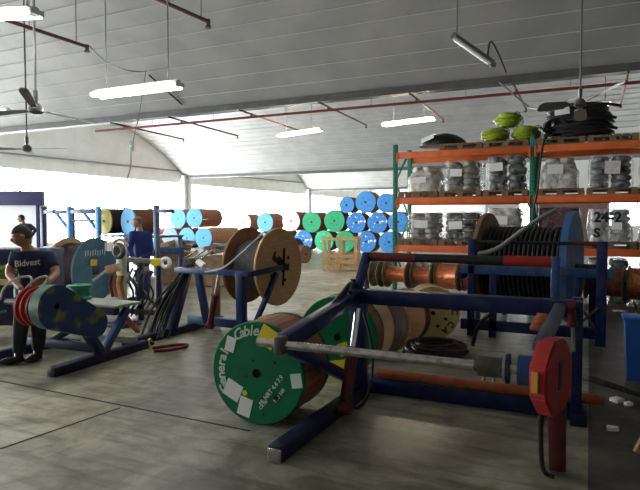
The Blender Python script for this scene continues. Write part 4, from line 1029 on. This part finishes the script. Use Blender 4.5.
def rdrum(x, y, rpx, v, label, face, lag, L, rz):
    c = P(x, y, v=v); Z_ = (c-Vector((0, 0, CAM_H))).dot(FW); r = rpx/F*Z_
    return drum('cable_drum', label, (c.x, c.y, 1.246), rz, r, L, face, lag, None, True, 0, .03, .03, 'drums on the blue rack', slats=False, core=.04, rl=r*.93)
rdrum(104, 219.5, 13.6, 10.16, 'cream yellow faced drum of dark cable on the blue rack', 'yellowface', 'cablepurple', .62, R(-14))
rdrum(128, 219.5, 13.6, 10.14, 'pale blue faced drum on the blue rack behind bald worker', 'drumblue_pale', 'lagging', .62, R(-14))
bt = thing('site_booth', 'white boarded booth with navy fascia at the far left', 'booth', (-17.9, 13.6, 0), YAW)
MB().box((-1.0, 0, 1.06), (3.6, .08, 2.12)).build('white_board', M['panelwhite'], bt, False)
MB().box((-1.0, -.08, 2.36), (3.5, .3, .50), None, .02).build('fascia', M['panelnavy'], bt, False)
MB().box((.55, -.06, 1.06), (.09, .12, 2.12)).build('post', M['navy'], bt, False)
c = P(14, 262, Z=8.6)
cab = thing('steel_cabinet', 'dark navy steel cabinet behind the worker with lettered shirt', 'cabinet', (c.x, c.y, 0), YAW)
MB().box((0, .3, .58), (1.0, .6, 1.16), None, .02).build('body', M['cabnavy'], cab, False)
for s_ in (-1, 1):
    dd = MB().box((s_*.245, -.012, .6), (.47, .024, 1.05), None, .006).build('door', M['cabnavy'], cab, False)
    MB().box((s_*.05, -.035, .65), (.02, .02, .14)).build('handle', M['darksteel'], dd, False)
c = P(4, 282, Z=7.5); wsc = thing('scrap_wire_heap', 'tangled olive and yellow wire heap on trestle at left picture edge', 'scrap', (c.x, c.y, 0))
for dx in (-.25, .25): MB().bar((c.x+dx, c.y, 0), (c.x+dx, c.y, c.z), .06, .06).build('trestle_leg', M['rackgreen'], wsc)
MB().box(c, (.7, .35, .04), Matrix.Rotation(.4, 3, 'Z')).build('trestle_top', M['wood_yellow'], wsc)
b = MB()
for k in range(10): b.torus(c+Vector((random.uniform(-.12, .12), random.uniform(-.06, .06), .06+.015*k)), (random.uniform(-.3, .3), random.uniform(-.3, .3), 1), random.uniform(.09, .15), .014, 24, 6, .08)
b.build('wire_tangle', M['flagged'], wsc)

# ------------------------------------------------------------------ right side bits
p = P(641, 380, z=0)
bi = thing('plastic_bin', 'blue plastic bin cut by right picture edge', 'bin', (p.x, p.y, 0), 0)
b = MB(); b.prism([(-.16, -.13), (.16, -.13), (.16, .13), (-.16, .13)], .62, 'z', 0)
for v in b.b.verts:
    k = .8+.2*v.co.z/.62; v.co.x *= k; v.co.y *= k
b.build('body', M['bin'], bi, False); MB().box((0, 0, .63), (.36, .30, .035), None, .01).build('rim', M['bin'], bi, False)
tag(MB().bar((.0, 4.92, .36), P(650, 398, z=.03), .06, .05).build('steel_bar', M['darksteel']), 'dark steel bar leaning on the blue right upright, slanting down to floor', 'bar')
for x, y, s_, lab in ((617, 402, .08, 'scrap of white paper on floor right of the orange pipe end'), (628, 406, .05, 'small white paper scrap nearest right edge by blue bin'), (613, 431, .07, 'crumpled white paper on floor right of the red gearbox arm')):
    p = P(x, y, z=0)
    tag(MB().box((p.x, p.y, .02), (s_*1.2, s_, .03), Matrix.Rotation(random.random(), 3, 'Z'), .004).jitter(.008, 20).build('paper_scrap', M['white']), lab, 'paper')
p = P(640, 456, z=0); wt = thing('wooden_trestle', 'pale wooden trestle foot at lower right picture edge', 'wood', (p.x, p.y, 0))
MB().bar(p+Vector((-.02, 0, .02)), p+Vector((.06, .05, .2)), .03, .05).build('foot', M['wood_pale'], wt); MB().bar(p+Vector((.0, .02, .12)), p+Vector((.2, 0, .13)), .03, .04).build('rail', M['wood_pale'], wt)

# ------------------------------------------------------------------ people
def skin_mesh(joints, edges, root, sub=2):
    """joints {name: (pos, radius)} -> mesh grown by Skin + Subdivision"""
    names = list(joints); me = bpy.data.meshes.new('s')
    me.from_pydata([joints[n][0] for n in names], [(names.index(a), names.index(b_)) for a, b_ in edges], [])
    o = bpy.data.objects.new('s', me); COL.objects.link(o)
    md = o.modifiers.new('skin', 'SKIN'); md.use_smooth_shade = True
    sv_ = me.skin_vertices[0].data
    for i, n in enumerate(names):
        r_ = joints[n][1]; sv_[i].radius = r_ if isinstance(r_, tuple) else (r_, r_)
        sv_[i].use_root = (n == root)
    o.modifiers.new('sub', 'SUBSURF').levels = sub
    dg = bpy.context.evaluated_depsgraph_get(); dg.update()
    out = bpy.data.meshes.new_from_object(o.evaluated_get(dg))
    bpy.data.objects.remove(o); return out
I4 = Matrix()
def head_part(c, look, up_, s, hair_m, par, bald=False):
    """c head centre, look = facing direction; returns bmesh pieces"""
    f = Vector(look).normalized(); r_ = f.cross(Vector(up_)).normalized(); u_ = r_.cross(f)
    mx = Matrix.Translation(c) @ Matrix((r_, f, u_)).transposed().to_4x4()
    b = MB(); bmesh.ops.create_uvsphere(b.b, u_segments=24, v_segments=18, radius=1)
    for v in b.b.verts:
        x, y, z = v.co
        w_ = .076*(1-.18*max(0, -z)); d_ = .098*(1-.10*max(0, -z)); 
        v.co = Vector((x*w_, y*d_+(.012 if z < -.3 and y > 0 else 0), z*.118))
        if y > .8 and abs(x) < .25 and -.35 < z < .15: v.co.y += .016*(1-abs(x)*4)*(1-abs(z+.12)*2)
    b.ball((0, .103, -.02), (.013, .02, .022), 2); b.ball((0, .095, -.06), (.024, .008, .007), 2)
    for s_ in (-1, 1): b.ball((s_*.078, -.005, -.01), (.012, .022, .032), 2); b.ball((s_*.03, .084, .018), (.014, .012, .009), 2)
    bmesh.ops.transform(b.b, matrix=mx @ Matrix.Scale(s, 4), verts=b.b.verts)
    h = MB(); bmesh.ops.create_uvsphere(h.b, u_segments=24, v_segments=18, radius=1)
    dele = [v for v in h.b.verts if (v.co.z < (.32 if v.co.y > .1 else -.25)+(.25 if bald and v.co.z > 2 else 0) and not (v.co.y < -.1 and v.co.z > -.35)) or (bald and v.co.z > .62)]
    bmesh.ops.delete(h.b, geom=dele, context='VERTS')
    for v in h.b.verts: v.co = Vector((v.co.x*.082, v.co.y*.104, v.co.z*.126))
    bmesh.ops.transform(h.b, matrix=mx @ Matrix.Scale(s, 4), verts=h.b.verts)
    e = MB()
    for s_ in (-1, 1): e.ball(mx @ (Vector((s_*.03, .094, .018))*s), .006*s, 2)
    return b, h, e
def hand(b, wrist, direc, palm_n, s=1.0):
    """palm and five bent fingers at the end of the wrist"""
    d = Vector(direc).normalized(); n = Vector(palm_n); n = (n-d*n.dot(d)).normalized(); sd = d.cross(n)
    w0 = Vector(wrist)
    rot = Matrix((sd, d, n)).transposed().to_4x4()
    b.ball(w0+d*.05*s, (.042*s, .055*s, .017*s), 3, rot)
    for k, ln in enumerate((.062, .074, .078, .066) if True else ()):
        k2 = k-1.5; st_ = w0+d*.088*s+sd*k2*.021*s
        b.tube([st_-d*.015, st_+d*ln*.4*s-n*.004, st_+d*ln*.75*s-n*.02*s, st_+d*ln*.85*s-n*.045*s], [.0095*s, .009*s, .008*s, .007*s], 7)
    st_ = w0+d*.03*s-sd*.035*s
    b.tube([st_, st_-sd*.025*s+d*.025*s-n*.006, st_-sd*.03*s+d*.055*s-n*.02*s], [.012*s, .011*s, .009*s], 7)
BE = [('pelvis', 'spine'), ('spine', 'chest'), ('chest', 'neck'), ('neck', 'head'), ('chest', 'shL'), ('shL', 'elL'), ('elL', 'wrL'), ('chest', 'shR'), ('shR', 'elR'), ('elR', 'wrR'),
      ('pelvis', 'hipL'), ('hipL', 'knL'), ('knL', 'anL'), ('pelvis', 'hipR'), ('hipR', 'knR'), ('knR', 'anR')]
def person(label, J, look, up_, skin, top, hair, bald=False, sleeve='short', boots=True, hl=None, palm=(0, 0, 1), hs=1.0, toe=None):
    base = (J['anL']+J['anR'])/2; base.z = 0
    t = thing('person', label, 'person', base)
    RAD = dict(pelvis=(.135, .10), spine=(.125, .095), chest=(.145, .105), neck=(.055, .055), head=(.05, .05), shL=.062, shR=.062, elL=.043, elR=.043, wrL=.03, wrR=.03,
               hipL=.085, hipR=.085, knL=.06, knR=.06, anL=.042, anR=.042)
    me = skin_mesh({k: (J[k], RAD[k]) for k in RAD}, BE, 'pelvis')
    b = MB().mesh(me, I4)
    hb, hh, he = head_part(J['head'], look, up_, hs, hair, t, bald)
    tmp = bpy.data.meshes.new('t'); hb.b.to_mesh(tmp); hb.b.free(); b.mesh(tmp, I4)
    for s_ in 'LR': hand(b, J['wr'+s_], J['wr'+s_]-J['el'+s_]+(hl or Vector((0, 0, 0))), palm)
    b.build('body', M[skin], t, True, 180)
    hh.build('hair', M[hair], t, True, 180); he.build('eyes', M['eye'], t, True, 180)
    # shirt or jacket
    g = 1.16 if sleeve == 'short' else 1.3
    je = [('pelvis', 'spine'), ('spine', 'chest'), ('chest', 'neck'), ('chest', 'shL'), ('shL', 'elL'), ('chest', 'shR'), ('shR', 'elR')]
    Q = {k: (J[k], tuple(q*g for q in RAD[k]) if isinstance(RAD[k], tuple) else RAD[k]*1.6) for k in ('pelvis', 'spine', 'chest', 'shL', 'shR')}
    Q['neck'] = (J['chest'].lerp(J['neck'], .75), (.075, .075))
    for s_ in 'LR':
        e = J['el'+s_]; sh = J['sh'+s_]
        Q['el'+s_] = (sh.lerp(e, .72) if sleeve == 'short' else e, .056 if sleeve == 'short' else .058)
        if sleeve == 'long':
            Q['wr'+s_] = (e.lerp(J['wr'+s_], .9), .045); je.append(('el'+s_, 'wr'+s_))
    MB().mesh(skin_mesh(Q, je, 'pelvis'), I4).build('shirt' if sleeve == 'short' else 'overall_jacket', M[top], t, True, 180)
    te = [('pelvis', 'hipL'), ('hipL', 'knL'), ('knL', 'anL'), ('pelvis', 'hipR'), ('hipR', 'knR'), ('knR', 'anR')]
    Q = {'pelvis': (J['pelvis']+Vector((0, 0, .02)), (.15, .115))}
    for s_ in 'LR':
        Q['hip'+s_] = (J['hip'+s_], .105); Q['kn'+s_] = (J['kn'+s_], .083); Q['an'+s_] = (J['an'+s_]+Vector((0, 0, .0)), .07)
    MB().mesh(skin_mesh(Q, te, 'pelvis'), I4).build('trousers', M['trousers'] if sleeve == 'short' else M[top], t, True, 180)
    for s_ in 'LR':
        a = J['an'+s_]; f = Vector(toe[s_] if toe else look); f.z = 0; f.normalize()
        b = MB(); bmesh.ops.create_uvsphere(b.b, u_segments=20, v_segments=12, radius=1)
        for v in b.b.verts:
            x, y, z = v.co
            v.co = Vector((x*.05, y*.145, (z*.052 if z > 0 else z*.03)*(1 if y < .2 else 1-.35*(y-.2))))
        r_ = f.cross(Vector((0, 0, 1)))
        bmesh.ops.transform(b.b, matrix=Matrix.Translation((a.x+f.x*.075, a.y+f.y*.075, .034)) @ Matrix((r_, f, Vector((0, 0, 1)))).transposed().to_4x4(), verts=b.b.verts)
        b.cyl((a.x, a.y, .03), (a.x, a.y, .13), .05, .045, n=16)
        b.build('boot', M['shoe'], t, True, 180)
    return t
Z1 = 6.3
def J1(x, y, dz=0): return P(x, y, Z=Z1+dz)
j = dict(pelvis=J1(31, 297, .12), spine=J1(32, 279, .06), chest=J1(33, 261, 0), neck=J1(27, 249, -.03), head=J1(22, 236, -.08), shL=J1(15.5, 257, -.02), elL=J1(8, 274, -.08), wrL=J1(22, 290, -.30),
         shR=J1(50, 258, .02), elR=J1(57, 274, -.05), wrR=J1(44, 285, -.30), hipL=J1(24, 303, .12), hipR=J1(38, 303, .12), knL=J1(20, 332, .0), anL=J1(19, 361, .05), knR=J1(39, 331, .1), anR=J1(38, 356, .2))
j['anL'].z = .10; j['anR'].z = .10
lk = -RT*.85-FW*.45+Vector((0, 0, -.25))
MAN = person('person in navy lettered shirt bending over the red winder drum', j, lk, Vector((-.0, 0, 1))-RT*.15, 'skin', 'shirt', 'hair', palm=(0, 0, 1), toe={'L': -RT-FW*.5, 'R': -FW-RT*.2})
# chest lettering laid onto the shirt front
sh = next(o for o in MAN.children if o.name.startswith('shirt'))
dg = bpy.context.evaluated_depsgraph_get(); dg.update()
tm = text_mesh('Bidvest', .092, .001, .002)
b = MB().mesh(tm, I4)
bmesh.ops.subdivide_edges(b.b, edges=[e for e in b.b.edges if e.calc_length() > .03], cuts=2)
c0 = P(27.5, 263, Z=Z1-.4); ex = (RT+Vector((0, 0, .10))).normalized(); ez = Vector((0, 0, 1)); inv = sh.matrix_basis; off_ = MAN.location
from mathutils.bvhtree import BVHTree
bv = BVHTree.FromPolygons([tuple(v.co+off_) for v in sh.data.vertices], [tuple(p_.vertices) for p_ in sh.data.polygons])
for v in b.b.verts:
    src = c0+ex*v.co.x+ez*v.co.y
    dr = (src-Vector((0, 0, CAM_H))).normalized(); hit = bv.ray_cast(src, dr)
    v.co = (hit[0] if hit[0] else src+FW*.3)-FW*.006
b.build('chest_lettering', M['white'], MAN)

Z2 = 11.3
def J2(x, y, dz=0): return P(x, y, Z=Z2+dz)
j = dict(pelvis=J2(143, 268, 0), spine=J2(142.5, 253, 0), chest=J2(141, 239, 0), neck=J2(139.5, 229, 0), head=J2(137.5, 222, -.02), shL=J2(132, 235, -.12), elL=J2(129.5, 250, -.22), wrL=J2(134, 259, -.42),
         shR=J2(149, 236, .06), elR=J2(151, 253, .0), wrR=J2(139, 259, -.28), hipL=J2(140, 272, 0), hipR=J2(146, 272, .05), knL=J2(139, 288, -.05), anL=J2(138, 299, 0), knR=J2(146, 288, .05), anR=J2(147, 300, .1))
j['anL'].z = .10; j['anR'].z = .10
lk2 = -RT-FW*.25+Vector((0, 0, -.1))
person('bald person in royal blue overalls standing behind the narrow bench, hands at waist', j, lk2, (0, 0, 1), 'skin2', 'overall', 'hairgrey', True, 'long', toe={'L': lk2, 'R': lk2})
Z3 = 17.5
def J3(x, y, dz=0): return P(x, y, Z=Z3+dz)
j = dict(pelvis=J3(27, 247), spine=J3(26.5, 238), chest=J3(25.5, 229), neck=J3(23, 222.5), head=J3(21.3, 218.6), shL=J3(21, 226), elL=J3(17, 232), wrL=J3(15, 239, -.2), shR=J3(30.5, 226.5), elR=J3(35.5, 230), wrR=J3(31, 237, -.2),
         hipL=J3(24.5, 249), hipR=J3(29, 249), knL=J3(24, 262), anL=J3(24, 271), knR=J3(29, 262), anR=J3(29, 271))
j['anL'].z = .10; j['anR'].z = .10
person('distant dark clothed person with bent elbow seen behind the lettered shirt worker', j, -RT-FW*.3, (0, 0, 1), 'skin', 'shirt', 'hair', False, 'long', toe={'L': -FW, 'R': -FW})

# ------------------------------------------------------------------ light
w = bpy.data.worlds.new('world'); S.world = w; w.use_nodes = True
w.node_tree.nodes['Background'].inputs[0].default_value = (.85, .92, 1, 1); w.node_tree.nodes['Background'].inputs[1].default_value = 1.0
S.view_settings.view_transform = 'Standard'; S.view_settings.look = 'None'; S.view_settings.gamma = 1.0
S.view_settings.exposure = 0.55
S.view_settings.use_curve_mapping = False
S.cycles.use_denoising = True
S.cycles.max_bounces = 8
